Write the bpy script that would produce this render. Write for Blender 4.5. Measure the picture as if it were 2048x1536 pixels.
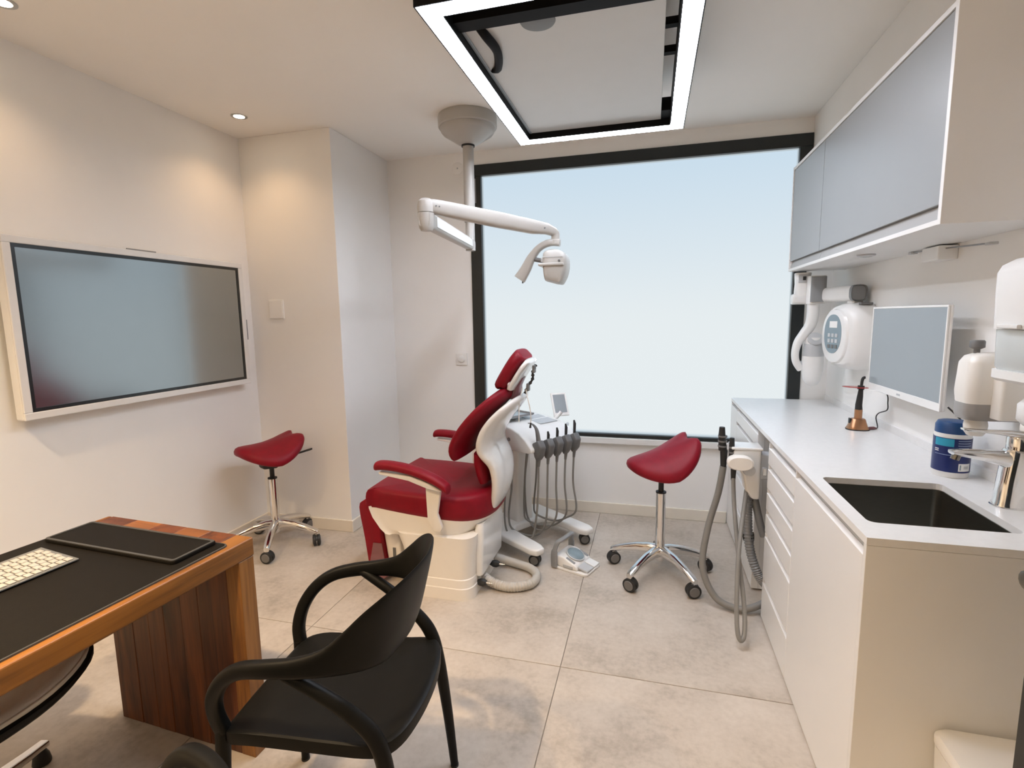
import bpy, bmesh, math, random
from mathutils import Vector, Matrix
PI = math.pi
random.seed(7)
for o in list(bpy.data.objects):
    bpy.data.objects.remove(o)
SC = bpy.context.scene
COL = SC.collection

# ------------------------------------------------------------------ camera
CAM_H = 1.45
YAW, PITCH, ROLL, FPX = -0.2644, 0.1293, -0.0155, 1028.43
cd = bpy.data.cameras.new('camera')
cam = bpy.data.objects.new('camera', cd)
COL.objects.link(cam)
cd.sensor_fit = 'HORIZONTAL'
cd.sensor_width = 36.0
cd.lens = FPX / 2048.0 * 36.0
cd.clip_start = 0.02
_f = Vector((math.sin(YAW) * math.cos(PITCH), math.cos(YAW) * math.cos(PITCH), -math.sin(PITCH)))
_r = Vector((math.cos(YAW), -math.sin(YAW), 0))
_u = _r.cross(_f)
_r2 = math.cos(ROLL) * _r + math.sin(ROLL) * _u
_u2 = -math.sin(ROLL) * _r + math.cos(ROLL) * _u
_m = Matrix((_r2, _u2, -_f)).transposed().to_4x4()
_m.translation = Vector((0, 0, CAM_H))
cam.matrix_world = _m
SC.camera = cam

# ------------------------------------------------------------------ light settings
vs = SC.view_settings
vs.view_transform = 'Standard'
vs.look = 'None'
vs.gamma = 1.0
vs.use_curve_mapping = False
vs.exposure = 0.98
WINDOW_STRENGTH = 0.195
WINDOW_COLOR = (0.80, 0.93, 1.0)
LED_STRENGTH = 24.0
SPOT_WATTS = 5.4
REAR_FILL_WATTS = 54.0

W = bpy.data.worlds.new('sky')
SC.world = W
W.use_nodes = True
wn = W.node_tree
for n in list(wn.nodes):
    wn.nodes.remove(n)
wo = wn.nodes.new('ShaderNodeOutputWorld')
wb = wn.nodes.new('ShaderNodeBackground')
wt = wn.nodes.new('ShaderNodeTexCoord')
ws = wn.nodes.new('ShaderNodeSeparateXYZ')
wr = wn.nodes.new('ShaderNodeValToRGB')
wn.links.new(wt.outputs['Generated'], ws.inputs[0])
wn.links.new(ws.outputs['Z'], wr.inputs[0])
wr.color_ramp.elements[0].position = 0.0
wr.color_ramp.elements[0].color = (1.0, 0.98, 0.95, 1)
wr.color_ramp.elements[1].position = 0.32
wr.color_ramp.elements[1].color = (0.30, 0.55, 0.85, 1)
wn.links.new(wr.outputs[0], wb.inputs['Color'])
wb.inputs['Strength'].default_value = 1.0
wn.links.new(wb.outputs[0], wo.inputs[0])

# ------------------------------------------------------------------ helpers
def link_noise(nt, bs, color, var, scale, stretch=(1, 1, 1), bump=0.0, bscale=None, detail=4.0):
    tc = nt.nodes.new('ShaderNodeTexCoord')
    mp = nt.nodes.new('ShaderNodeMapping')
    mp.inputs['Scale'].default_value = stretch
    nt.links.new(tc.outputs['Object'], mp.inputs['Vector'])
    nz = nt.nodes.new('ShaderNodeTexNoise')
    nz.inputs['Scale'].default_value = scale
    nz.inputs['Detail'].default_value = detail
    nt.links.new(mp.outputs[0], nz.inputs['Vector'])
    rp = nt.nodes.new('ShaderNodeValToRGB')
    rp.color_ramp.elements[0].position = 0.3
    rp.color_ramp.elements[1].position = 0.7
    rp.color_ramp.elements[0].color = tuple(c * (1 - var) for c in color) + (1,)
    rp.color_ramp.elements[1].color = tuple(min(1, c * (1 + var)) for c in color) + (1,)
    nt.links.new(nz.outputs[0], rp.inputs[0])
    nt.links.new(rp.outputs[0], bs.inputs['Base Color'])
    if bump:
        n2 = nt.nodes.new('ShaderNodeTexNoise')
        n2.inputs['Scale'].default_value = bscale or scale * 6
        n2.inputs['Detail'].default_value = 3
        nt.links.new(mp.outputs[0], n2.inputs['Vector'])
        bp = nt.nodes.new('ShaderNodeBump')
        bp.inputs['Strength'].default_value = bump
        bp.inputs['Distance'].default_value = 0.002
        nt.links.new(n2.outputs[0], bp.inputs['Height'])
        nt.links.new(bp.outputs[0], bs.inputs['Normal'])
    return mp, nz, rp

def mat(name, color, rough=0.5, metal=0.0, var=0.02, scale=12.0, bump=0.0, bscale=None, spec=0.5, coat=0.0,
        emit=None, estr=0.0, trans=0.0, alpha=1.0, stretch=(1, 1, 1)):
    m = bpy.data.materials.new(name)
    m.use_nodes = True
    nt = m.node_tree
    bs = nt.nodes['Principled BSDF']
    bs.inputs['Roughness'].default_value = rough
    bs.inputs['Metallic'].default_value = metal
    bs.inputs['Specular IOR Level'].default_value = spec
    bs.inputs['Coat Weight'].default_value = coat
    bs.inputs['Transmission Weight'].default_value = trans
    bs.inputs['Alpha'].default_value = alpha
    link_noise(nt, bs, color, var, scale, stretch, bump, bscale)
    if emit:
        bs.inputs['Emission Color'].default_value = tuple(emit) + (1,)
        bs.inputs['Emission Strength'].default_value = estr
    return m

def wood(name, axis, dark, light):
    """planks of reddish brown hardwood, grain along the given axis, each plank its own tone"""
    m = bpy.data.materials.new(name)
    m.use_nodes = True
    nt = m.node_tree
    bs = nt.nodes['Principled BSDF']
    tc = nt.nodes.new('ShaderNodeTexCoord')
    oi = nt.nodes.new('ShaderNodeObjectInfo')
    mul = nt.nodes.new('ShaderNodeVectorMath')
    mul.operation = 'SCALE'
    mul.inputs[0].default_value = (31.0, 17.0, 23.0)
    nt.links.new(oi.outputs['Random'], mul.inputs['Scale'])
    add = nt.nodes.new('ShaderNodeVectorMath')
    add.operation = 'ADD'
    nt.links.new(tc.outputs['Object'], add.inputs[0])
    nt.links.new(mul.outputs[0], add.inputs[1])
    mp = nt.nodes.new('ShaderNodeMapping')
    st = [9.0, 9.0, 9.0]
    st[axis] = 0.75
    mp.inputs['Scale'].default_value = st
    nt.links.new(add.outputs[0], mp.inputs['Vector'])
    nz = nt.nodes.new('ShaderNodeTexNoise')
    nz.inputs['Scale'].default_value = 2.2
    nz.inputs['Detail'].default_value = 6
    nz.inputs['Roughness'].default_value = 0.55
    nz.inputs['Distortion'].default_value = 0.8
    nt.links.new(mp.outputs[0], nz.inputs['Vector'])
    mp2 = nt.nodes.new('ShaderNodeMapping')
    st2 = [70.0, 70.0, 70.0]
    st2[axis] = 3.0
    mp2.inputs['Scale'].default_value = st2
    nt.links.new(add.outputs[0], mp2.inputs['Vector'])
    n2 = nt.nodes.new('ShaderNodeTexNoise')
    n2.inputs['Scale'].default_value = 2.0
    n2.inputs['Detail'].default_value = 3
    nt.links.new(mp2.outputs[0], n2.inputs['Vector'])
    ma = nt.nodes.new('ShaderNodeMath')
    ma.operation = 'MULTIPLY_ADD'
    nt.links.new(n2.outputs[0], ma.inputs[0])
    ma.inputs[1].default_value = 0.3
    nt.links.new(nz.outputs[0], ma.inputs[2])
    mb = nt.nodes.new('ShaderNodeMath')
    mb.operation = 'MULTIPLY_ADD'
    nt.links.new(oi.outputs['Random'], mb.inputs[0])
    mb.inputs[1].default_value = 0.26
    nt.links.new(ma.outputs[0], mb.inputs[2])
    rp = nt.nodes.new('ShaderNodeValToRGB')
    e = rp.color_ramp.elements
    e[0].position, e[0].color = 0.52, dark + (1,)
    e[1].position, e[1].color = 1.0, light + (1,)
    mid = e.new(0.72)
    mid.color = tuple((a * 0.55 + b * 0.45) for a, b in zip(dark, light)) + (1,)
    nt.links.new(mb.outputs[0], rp.inputs[0])
    nt.links.new(rp.outputs[0], bs.inputs['Base Color'])
    bs.inputs['Roughness'].default_value = 0.38
    bp = nt.nodes.new('ShaderNodeBump')
    bp.inputs['Strength'].default_value = 0.12
    bp.inputs['Distance'].default_value = 0.001
    nt.links.new(n2.outputs[0], bp.inputs['Height'])
    nt.links.new(bp.outputs[0], bs.inputs['Normal'])
    return m

class MB:
    def __init__(s):
        s.v = []
        s.f = []
    def box(s, x0, x1, y0, y1, z0, z1, mtx=None):
        b = len(s.v)
        for z in (z0, z1):
            for x, y in ((x0, y0), (x1, y0), (x1, y1), (x0, y1)):
                p = Vector((x, y, z))
                s.v.append(tuple(mtx @ p if mtx else p))
        s.f += [tuple(b + i for i in q) for q in ((3, 2, 1, 0), (4, 5, 6, 7), (0, 1, 5, 4), (1, 2, 6, 5), (2, 3, 7, 6), (3, 0, 4, 7))]
        return s
    def rings(s, rings, cap0=True, cap1=True, closed=True, loop=False):
        b = len(s.v)
        n = len(rings[0])
        for r in rings:
            s.v += [tuple(p) for p in r]
        k = len(rings)
        last = k if loop else k - 1
        for i in range(last):
            a0 = b + i * n
            a1 = b + ((i + 1) % k) * n
            for j in range(n if closed else n - 1):
                j2 = (j + 1) % n
                s.f.append((a0 + j, a0 + j2, a1 + j2, a1 + j))
        if not loop and closed:
            if cap0:
                s.f.append(tuple(b + j for j in reversed(range(n))))
            if cap1:
                s.f.append(tuple(b + (k - 1) * n + j for j in range(n)))
        return s
    def tube(s, path, rad, n=10, cap=True):
        path = [Vector(p) for p in path]
        k = len(path)
        if not hasattr(rad, '__len__'):
            rad = [rad] * k
        t0 = (path[1] - path[0]).normalized()
        ref = Vector((0, 0, 1)) if abs(t0.z) < 0.9 else Vector((1, 0, 0))
        nrm = (ref - t0 * ref.dot(t0)).normalized()
        rs = []
        for i in range(k):
            t = (path[min(i + 1, k - 1)] - path[max(i - 1, 0)])
            t = t.normalized() if t.length > 1e-9 else t0
            nrm = nrm - t * nrm.dot(t)
            if nrm.length < 1e-6:
                nrm = t.orthogonal()
            nrm.normalize()
            bi = t.cross(nrm)
            rs.append([path[i] + rad[i] * (math.cos(2 * PI * j / n) * nrm + math.sin(2 * PI * j / n) * bi) for j in range(n)])
        return s.rings(rs, cap, cap)
    def lathe(s, prof, c=(0, 0, 0), n=32, mtx=None, cap=True):
        rs = []
        for r, z in prof:
            ring = []
            for j in range(n):
                a = 2 * PI * j / n
                p = Vector((r * math.cos(a), r * math.sin(a), z))
                if mtx:
                    p = mtx @ p
                ring.append(p + Vector(c))
            rs.append(ring)
        return s.rings(rs, cap, cap)
    def prism(s, poly, a, b, plane='xz'):
        """poly in the plane, extruded from a to b along the remaining axis"""
        def P(u, w, t):
            return {'xz': (u, t, w), 'xy': (u, w, t), 'yz': (t, u, w)}[plane]
        return s.rings([[P(u, w, a) for u, w in poly], [P(u, w, b) for u, w in poly]])
    def build(s, name, material, parent=None, smooth=None, bevel=0.0, seg=2, world=False, sub=0):
        me = bpy.data.meshes.new(name)
        me.from_pydata([tuple(map(float, p)) for p in s.v], [], s.f)
        bm = bmesh.new()
        bm.from_mesh(me)
        bmesh.ops.recalc_face_normals(bm, faces=bm.faces)
        if bevel > 0:
            es = [e for e in bm.edges if len(e.link_faces) == 2 and e.calc_face_angle(0) > 0.5]
            bmesh.ops.bevel(bm, geom=es, offset=bevel, segments=seg, profile=0.5, affect='EDGES', clamp_overlap=True)
        bm.to_mesh(me)
        bm.free()
        if smooth is not None:
            me.polygons.foreach_set('use_smooth', [True] * len(me.polygons))
            me.set_sharp_from_angle(angle=math.radians(smooth))
        me.materials.append(material)
        o = bpy.data.objects.new(name, me)
        COL.objects.link(o)
        if parent is not None:
            o.parent = parent
            if world:
                o.matrix_parent_inverse = root_matrix(parent).inverted()
        if sub:
            md = o.modifiers.new('sub', 'SUBSURF')
            md.levels = sub
            md.render_levels = sub
        return o

def root_matrix(o):
    m = o.matrix_basis.copy()
    while o.parent is not None:
        m = o.parent.matrix_basis @ o.matrix_parent_inverse @ m
        o = o.parent
    return m

def thing(name, label, cat, loc=(0, 0, 0), rz=0.0, group=None):
    o = bpy.data.objects.new(name, None)
    o.empty_display_size = 0.05
    COL.objects.link(o)
    o.location = loc
    o.rotation_euler = (0, 0, rz)
    tag(o, label, cat, group)
    return o

def tag(o, label, cat, group=None):
    o['label'] = label
    o['category'] = cat
    if group:
        o['group'] = group
    return o

def struct(o, label=None):
    o['kind'] = 'structure'
    if label:
        o['label'] = label
    return o

def dup(root, loc, rz, label, group=None):
    def cp(o, par):
        c = o.copy()
        COL.objects.link(c)
        c.parent = par
        for ch in list(o.children):
            cp(ch, c)
        return c
    r = cp(root, None)
    r.location = loc
    r.rotation_euler = (0, 0, rz)
    r['label'] = label
    if group:
        r['group'] = group
    return r

def smooth_path(pts, n=8, closed=False):
    """Catmull-Rom through the points (any dimension)"""
    out = []
    k = len(pts)
    dim = len(pts[0])
    rng = range(k) if closed else range(k - 1)
    for i in rng:
        if closed:
            p0, p1, p2, p3 = (pts[(i + d) % k] for d in (-1, 0, 1, 2))
        else:
            p0, p1, p2, p3 = pts[max(i - 1, 0)], pts[i], pts[i + 1], pts[min(i + 2, k - 1)]
        for s in range(n):
            t = s / n
            out.append(tuple(0.5 * (2 * p1[d] + (p2[d] - p0[d]) * t + (2 * p0[d] - 5 * p1[d] + 4 * p2[d] - p3[d]) * t * t
                                    + (3 * p1[d] - p0[d] - 3 * p2[d] + p3[d]) * t ** 3) for d in range(dim)))
    if not closed:
        out.append(tuple(pts[-1]))
    return out

def rrect(x0, x1, y0, y1, r, n=5):
    pts = []
    for cx, cy, a0 in ((x1 - r, y1 - r, 0), (x0 + r, y1 - r, PI / 2), (x0 + r, y0 + r, PI), (x1 - r, y0 + r, 1.5 * PI)):
        for i in range(n + 1):
            a = a0 + PI / 2 * i / n
            pts.append((cx + r * math.cos(a), cy + r * math.sin(a)))
    return pts

def sellipse(a, b, e, n):
    out = []
    for j in range(n):
        t = 2 * PI * j / n
        c, s = math.cos(t), math.sin(t)
        out.append((a * math.copysign(abs(c) ** (2 / e), c), b * math.copysign(abs(s) ** (2 / e), s)))
    return out

# ------------------------------------------------------------------ materials
M = {}
M['wall'] = mat('wall_paint', (0.885, 0.87, 0.845), 0.75, var=0.012, scale=3, bump=0.05, bscale=220)
M['ceil'] = mat('ceiling_paint', (0.92, 0.90, 0.865), 0.8, var=0.012, scale=2, bump=0.12, bscale=160)
M['base'] = mat('baseboard_paint', (0.80, 0.74, 0.64), 0.45, var=0.02)
M['grout'] = mat('grout', (0.30, 0.26, 0.22), 0.9, var=0.08, scale=40)
M['frame'] = mat('window_frame_coating', (0.010, 0.013, 0.013), 0.42, var=0.1, scale=60)
M['white'] = mat('cabinet_white', (0.80, 0.79, 0.775), 0.42, var=0.008, scale=5)
M['front'] = mat('drawer_front_white', (0.83, 0.82, 0.805), 0.30, var=0.008, scale=5)
M['groove'] = mat('grip_recess_grey', (0.40, 0.39, 0.38), 0.4, var=0.02)
M['udoor'] = mat('wall_cabinet_door_grey', (0.32, 0.33, 0.335), 0.34, var=0.01, scale=5)
M['top'] = mat('worktop_stone', (0.80, 0.79, 0.775), 0.28, var=0.02, scale=50)
M['steel'] = mat('brushed_steel', (0.24, 0.23, 0.205), 0.32, 1.0, var=0.05, scale=30, stretch=(1, 1, 25))
M['chrome'] = mat('chrome', (0.80, 0.79, 0.78), 0.10, 1.0, var=0.02, scale=8)
M['plast'] = mat('white_plastic', (0.82, 0.81, 0.79), 0.28, var=0.01)
M['gloss'] = mat('glossy_white_shell', (0.80, 0.79, 0.77), 0.10, var=0.01, coat=0.4)
M['lamp'] = mat('lamp_offwhite', (0.45, 0.435, 0.41), 0.30, var=0.015)
M['cream'] = mat('cream_plastic', (0.85, 0.81, 0.75), 0.3, var=0.01)
M['red'] = mat('burgundy_upholstery', (0.22, 0.003, 0.013), 0.48, var=0.08, scale=25, bump=0.12, bscale=350, spec=0.25)
M['redlink'] = mat('burgundy_bracket', (0.22, 0.09, 0.10), 0.3, var=0.05)
M['black'] = mat('black_plastic', (0.0045, 0.0045, 0.004), 0.46, var=0.1, scale=30, bump=0.04, bscale=400, spec=0.18)
M['rubber'] = mat('black_rubber', (0.018, 0.018, 0.018), 0.55, var=0.1)
M['greyrub'] = mat('grey_rubber', (0.16, 0.155, 0.15), 0.5, var=0.05)
M['hose'] = mat('grey_hose', (0.23, 0.22, 0.205), 0.45, var=0.04)
M['paleHose'] = mat('pale_grey_hose', (0.52, 0.49, 0.44), 0.45, var=0.04)
M['darkgrey'] = mat('dark_grey_plastic', (0.14, 0.14, 0.14), 0.4, var=0.05)
M['midgrey'] = mat('mid_grey_plastic', (0.25, 0.255, 0.26), 0.35, var=0.03)
M['palegrey'] = mat('pale_grey_plastic', (0.50, 0.51, 0.52), 0.35, var=0.02)
M['bluegrey'] = mat('blue_grey_panel', (0.22, 0.29, 0.33), 0.25, var=0.04)
M['screen'] = mat('display_glass', (0.37, 0.40, 0.41), 0.18, 1.0, var=0.01)
M['bezel'] = mat('black_bezel', (0.012, 0.015, 0.016), 0.25, var=0.05, spec=0.6)
M['msign'] = mat('monitor_screen', (0.34, 0.375, 0.40), 0.30, 0.35, var=0.015, scale=4)
M['panel'] = mat('grey_ceiling_panel', (0.58, 0.58, 0.57), 0.22, var=0.01)
M['blackmetal'] = mat('black_lacquer', (0.004, 0.004, 0.0045), 0.6, var=0.1, spec=0.15)
M['leather'] = mat('black_leather', (0.008, 0.0065, 0.005), 0.6, var=0.12, scale=40, bump=0.2, bscale=500, spec=0.14)
M['leatheredge'] = mat('leather_edge', (0.06, 0.06, 0.06), 0.5, var=0.1)
M['wleather'] = mat('ivory_leather', (0.66, 0.62, 0.54), 0.4, var=0.03, scale=20, bump=0.15, bscale=300)
M['alu'] = mat('aluminium', (0.55, 0.57, 0.58), 0.35, 0.8, var=0.03)
M['kcase'] = mat('keyboard_aluminium', (0.26, 0.27, 0.27), 0.4, 0.5, var=0.03)
M['key'] = mat('white_keys', (0.46, 0.44, 0.42), 0.5, var=0.02)
M['blue'] = mat('dark_blue_plastic', (0.006, 0.018, 0.115), 0.3, var=0.1)
M['bluelid'] = mat('blue_lid', (0.01, 0.055, 0.17), 0.35, var=0.08)
M['cyan'] = mat('cyan_print', (0.02, 0.30, 0.45), 0.4, var=0.03)
M['print'] = mat('pale_print', (0.30, 0.38, 0.55), 0.5, var=0.03)
M['copper'] = mat('copper_metal', (0.46, 0.24, 0.13), 0.28, 0.85, var=0.05)
M['orange'] = mat('red_shield', (0.40, 0.03, 0.03), 0.15, var=0.03)
M['smoke'] = mat('smoked_plastic', (0.34, 0.325, 0.31), 0.2, var=0.03)
M['cleargrey'] = mat('clear_grey_plastic', (0.62, 0.66, 0.66), 0.15, var=0.02)
M['door'] = mat('dark_door', (0.012, 0.011, 0.008), 0.4, var=0.1)
M['woodX'] = wood('hardwood_x', 0, (0.050, 0.012, 0.005), (0.34, 0.125, 0.03))
M['woodY'] = wood('hardwood_y', 1, (0.035, 0.008, 0.002), (0.30, 0.120, 0.022))
M['woodL'] = wood('hardwood_light_z', 2, (0.07, 0.02, 0.005), (0.34, 0.145, 0.03))
M['woodZ'] = wood('hardwood_z', 2, (0.018, 0.004, 0.002), (0.20, 0.058, 0.014))
M['spotglass'] = mat('downlight_lens', (0.9, 0.85, 0.75), 0.4, emit=(1.0, 0.86, 0.66), estr=14.0)
M['led'] = mat('led_diffuser', (0.85, 0.87, 0.92), 0.4, emit=(0.86, 0.90, 1.0), estr=LED_STRENGTH)

def floor_mat():
    m = bpy.data.materials.new('floor_tile_stone')
    m.use_nodes = True
    nt = m.node_tree
    bs = nt.nodes['Principled BSDF']
    tc = nt.nodes.new('ShaderNodeTexCoord')
    oi = nt.nodes.new('ShaderNodeObjectInfo')
    mul = nt.nodes.new('ShaderNodeVectorMath')
    mul.operation = 'SCALE'
    mul.inputs[0].default_value = (5, 9, 3)
    nt.links.new(oi.outputs['Random'], mul.inputs['Scale'])
    add = nt.nodes.new('ShaderNodeVectorMath')
    nt.links.new(tc.outputs['Object'], add.inputs[0])
    nt.links.new(mul.outputs[0], add.inputs[1])
    a = nt.nodes.new('ShaderNodeTexNoise')
    a.inputs['Scale'].default_value = 3.2
    a.inputs['Detail'].default_value = 9
    a.inputs['Roughness'].default_value = 0.66
    nt.links.new(add.outputs[0], a.inputs['Vector'])
    b = nt.nodes.new('ShaderNodeTexNoise')
    b.inputs['Scale'].default_value = 45
    b.inputs['Detail'].default_value = 6
    nt.links.new(add.outputs[0], b.inputs['Vector'])
    mx = nt.nodes.new('ShaderNodeMath')
    mx.operation = 'MULTIPLY_ADD'
    nt.links.new(b.outputs[0], mx.inputs[0])
    mx.inputs[1].default_value = 0.35
    nt.links.new(a.outputs[0], mx.inputs[2])
    rp = nt.nodes.new('ShaderNodeValToRGB')
    e = rp.color_ramp.elements
    e[0].position, e[0].color = 0.48, (0.375, 0.325, 0.27, 1)
    e[1].position, e[1].color = 0.86, (0.58, 0.52, 0.455, 1)
    md = e.new(0.66)
    md.color = (0.505, 0.445, 0.382, 1)
    nt.links.new(mx.outputs[0], rp.inputs[0])
    nt.links.new(rp.outputs[0], bs.inputs['Base Color'])
    bs.inputs['Roughness'].default_value = 0.42
    bp = nt.nodes.new('ShaderNodeBump')
    bp.inputs['Strength'].default_value = 0.06
    bp.inputs['Distance'].default_value = 0.001
    nt.links.new(b.outputs[0], bp.inputs['Height'])
    nt.links.new(bp.outputs[0], bs.inputs['Normal'])
    return m
M['tile'] = floor_mat()

def pane_mat():
    """frosted, back-lit pane: daylight glow plus a strongly blurred view of the sky outside"""
    m = bpy.data.materials.new('frosted_pane')
    m.use_nodes = True
    nt = m.node_tree
    for n in list(nt.nodes):
        nt.nodes.remove(n)
    out = nt.nodes.new('ShaderNodeOutputMaterial')
    em = nt.nodes.new('ShaderNodeEmission')
    em.inputs['Color'].default_value = WINDOW_COLOR + (1,)
    em.inputs['Strength'].default_value = WINDOW_STRENGTH
    rf = nt.nodes.new('ShaderNodeBsdfRefraction')
    rf.inputs['Color'].default_value = (0.425, 0.42, 0.415, 1)
    rf.inputs['Roughness'].default_value = 0.45
    rf.inputs['IOR'].default_value = 1.15
    ad = nt.nodes.new('ShaderNodeAddShader')
    nt.links.new(em.outputs[0], ad.inputs[0])
    nt.links.new(rf.outputs[0], ad.inputs[1])
    nt.links.new(ad.outputs[0], out.inputs[0])
    return m
M['pane'] = pane_mat()

# ------------------------------------------------------------------ room dimensions
XL, XR, XU = -2.651, 1.10, 0.947     # left wall, right wall behind the worktop, face of the bulkhead above
YA, YB, YN = 2.980, 3.710, -1.75     # alcove wall, window wall, wall behind the camera
XCOL = -1.962
ZC = 2.643
XJ, YJ = 1.95, 1.06                  # right-hand jog of the room by the door

# floor: grout bed with big stone tiles
fl = struct(MB().box(XL - 0.2, XJ + 0.2, YN - 0.2, YB + 0.3, -0.12, -0.004).build('floor', M['grout']))
G = 0.0018
for i in range(-2, 2):
    for j in range(-1, 2):
        x0, x1 = -0.339 + 1.2 * i, -0.339 + 1.2 * (i + 1)
        y0, y1 = 1.955 + 2.4 * (j - 1), 1.955 + 2.4 * j
        x0, x1 = max(x0, XL), min(x1, XJ)
        y0, y1 = max(y0, YN), min(y1, YB)
        if x1 - x0 > 0.02 and y1 - y0 > 0.02:
            MB().box(x0 + G, x1 - G, y0 + G, y1 - G, -0.02, 0.0).build('tile', M['tile'], fl, bevel=0.0006, seg=1)
struct(MB().box(XL - 0.2, XJ + 0.2, YN - 0.2, YB + 0.3, ZC, ZC + 0.12).build('ceiling', M['ceil']))
struct(MB().box(XL - 0.15, XL, YN - 0.15, YA, 0, ZC).build('wall_left', M['wall']))
struct(MB().box(XL - 0.15, XCOL, YA, YB + 0.2, 0, ZC).build('wall_corner', M['wall'], bevel=0.003))
struct(MB().box(XL - 0.15, XJ + 0.15, YN - 0.15, YN, 0, ZC).build('wall_rear', M['wall']))
struct(MB().box(XR, XR + 0.12, YJ, YB + 0.2, 0, ZC).build('wall_right', M['wall']))
struct(MB().box(XR + 0.12, XJ + 0.15, YJ + 0.02, YJ + 0.14, 0, ZC).build('wall_jog', M['wall']))
struct(MB().box(XJ, XJ + 0.15, YN, YJ + 0.02, 0, ZC).build('wall_far_right', M['wall']))
struct(MB().box(XU, XR - 0.0, YJ, YB, 2.298, ZC).build('wall_bulkhead', M['wall'], bevel=0.002))
# window wall with its opening
WX0, WX1, WZ0, WZ1 = -1.300, 0.946, 0.576, 2.547
wm = MB()
wm.box(XCOL, WX0, YB, YB + 0.2, 0, ZC)
wm.box(WX1, XR, YB, YB + 0.2, 0, ZC)
wm.box(WX0, WX1, YB, YB + 0.2, 0, WZ0)
wm.box(WX0, WX1, YB, YB + 0.2, WZ1, ZC)
struct(wm.build('wall_back', M['wall']))
# baseboards
def baseboard(name, x0, x1, y0, y1):
    struct(MB().box(x0, x1, y0, y1, 0, 0.082).build(name, M['base'], bevel=0.004))
baseboard('baseboard_left', XL, XL + 0.014, YN, YA)
baseboard('baseboard_corner', XL + 0.014, XCOL + 0.0, YA - 0.014, YA)
baseboard('baseboard_side', XCOL, XCOL + 0.014, YA - 0.014, YB)
baseboard('baseboard_back', XCOL + 0.014, 0.53, YB - 0.014, YB)
# window
wd = struct(bpy.data.objects.new('window_1', None), 'wide frosted window in a thick black frame')
COL.objects.link(wd)
wd.location = (0, YB, WZ0)
fx0, fx1, fz0, fz1 = WX0 + 0.085, WX1 - 0.074, WZ0 + 0.025, WZ1 - 0.077
for (a, b, c, d) in ((WX0, WX1, fz1, WZ1), (WX0, WX1, WZ0, fz0), (WX0, fx0, fz0, fz1), (fx1, WX1, fz0, fz1)):
    MB().box(a, b, YB - 0.012, YB + 0.06, c, d).build('window_frame', M['frame'], wd, bevel=0.003, world=True)
MB().box(fx0, fx1, YB + 0.022, YB + 0.030, fz0, fz1).build('window_pane', M['pane'], wd, world=True)
MB().box(WX0, 0.53, YB - 0.030, YB + 0.01, WZ0 - 0.045, WZ0 - 0.001).build('window_sill', M['white'], wd, bevel=0.004, world=True)
MB().box(WX0 + 0.03, WX0 + 0.05, YB - 0.018, YB - 0.012, 2.28, 2.45).build('window_closer', M['midgrey'], wd, bevel=0.002, world=True)

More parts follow.
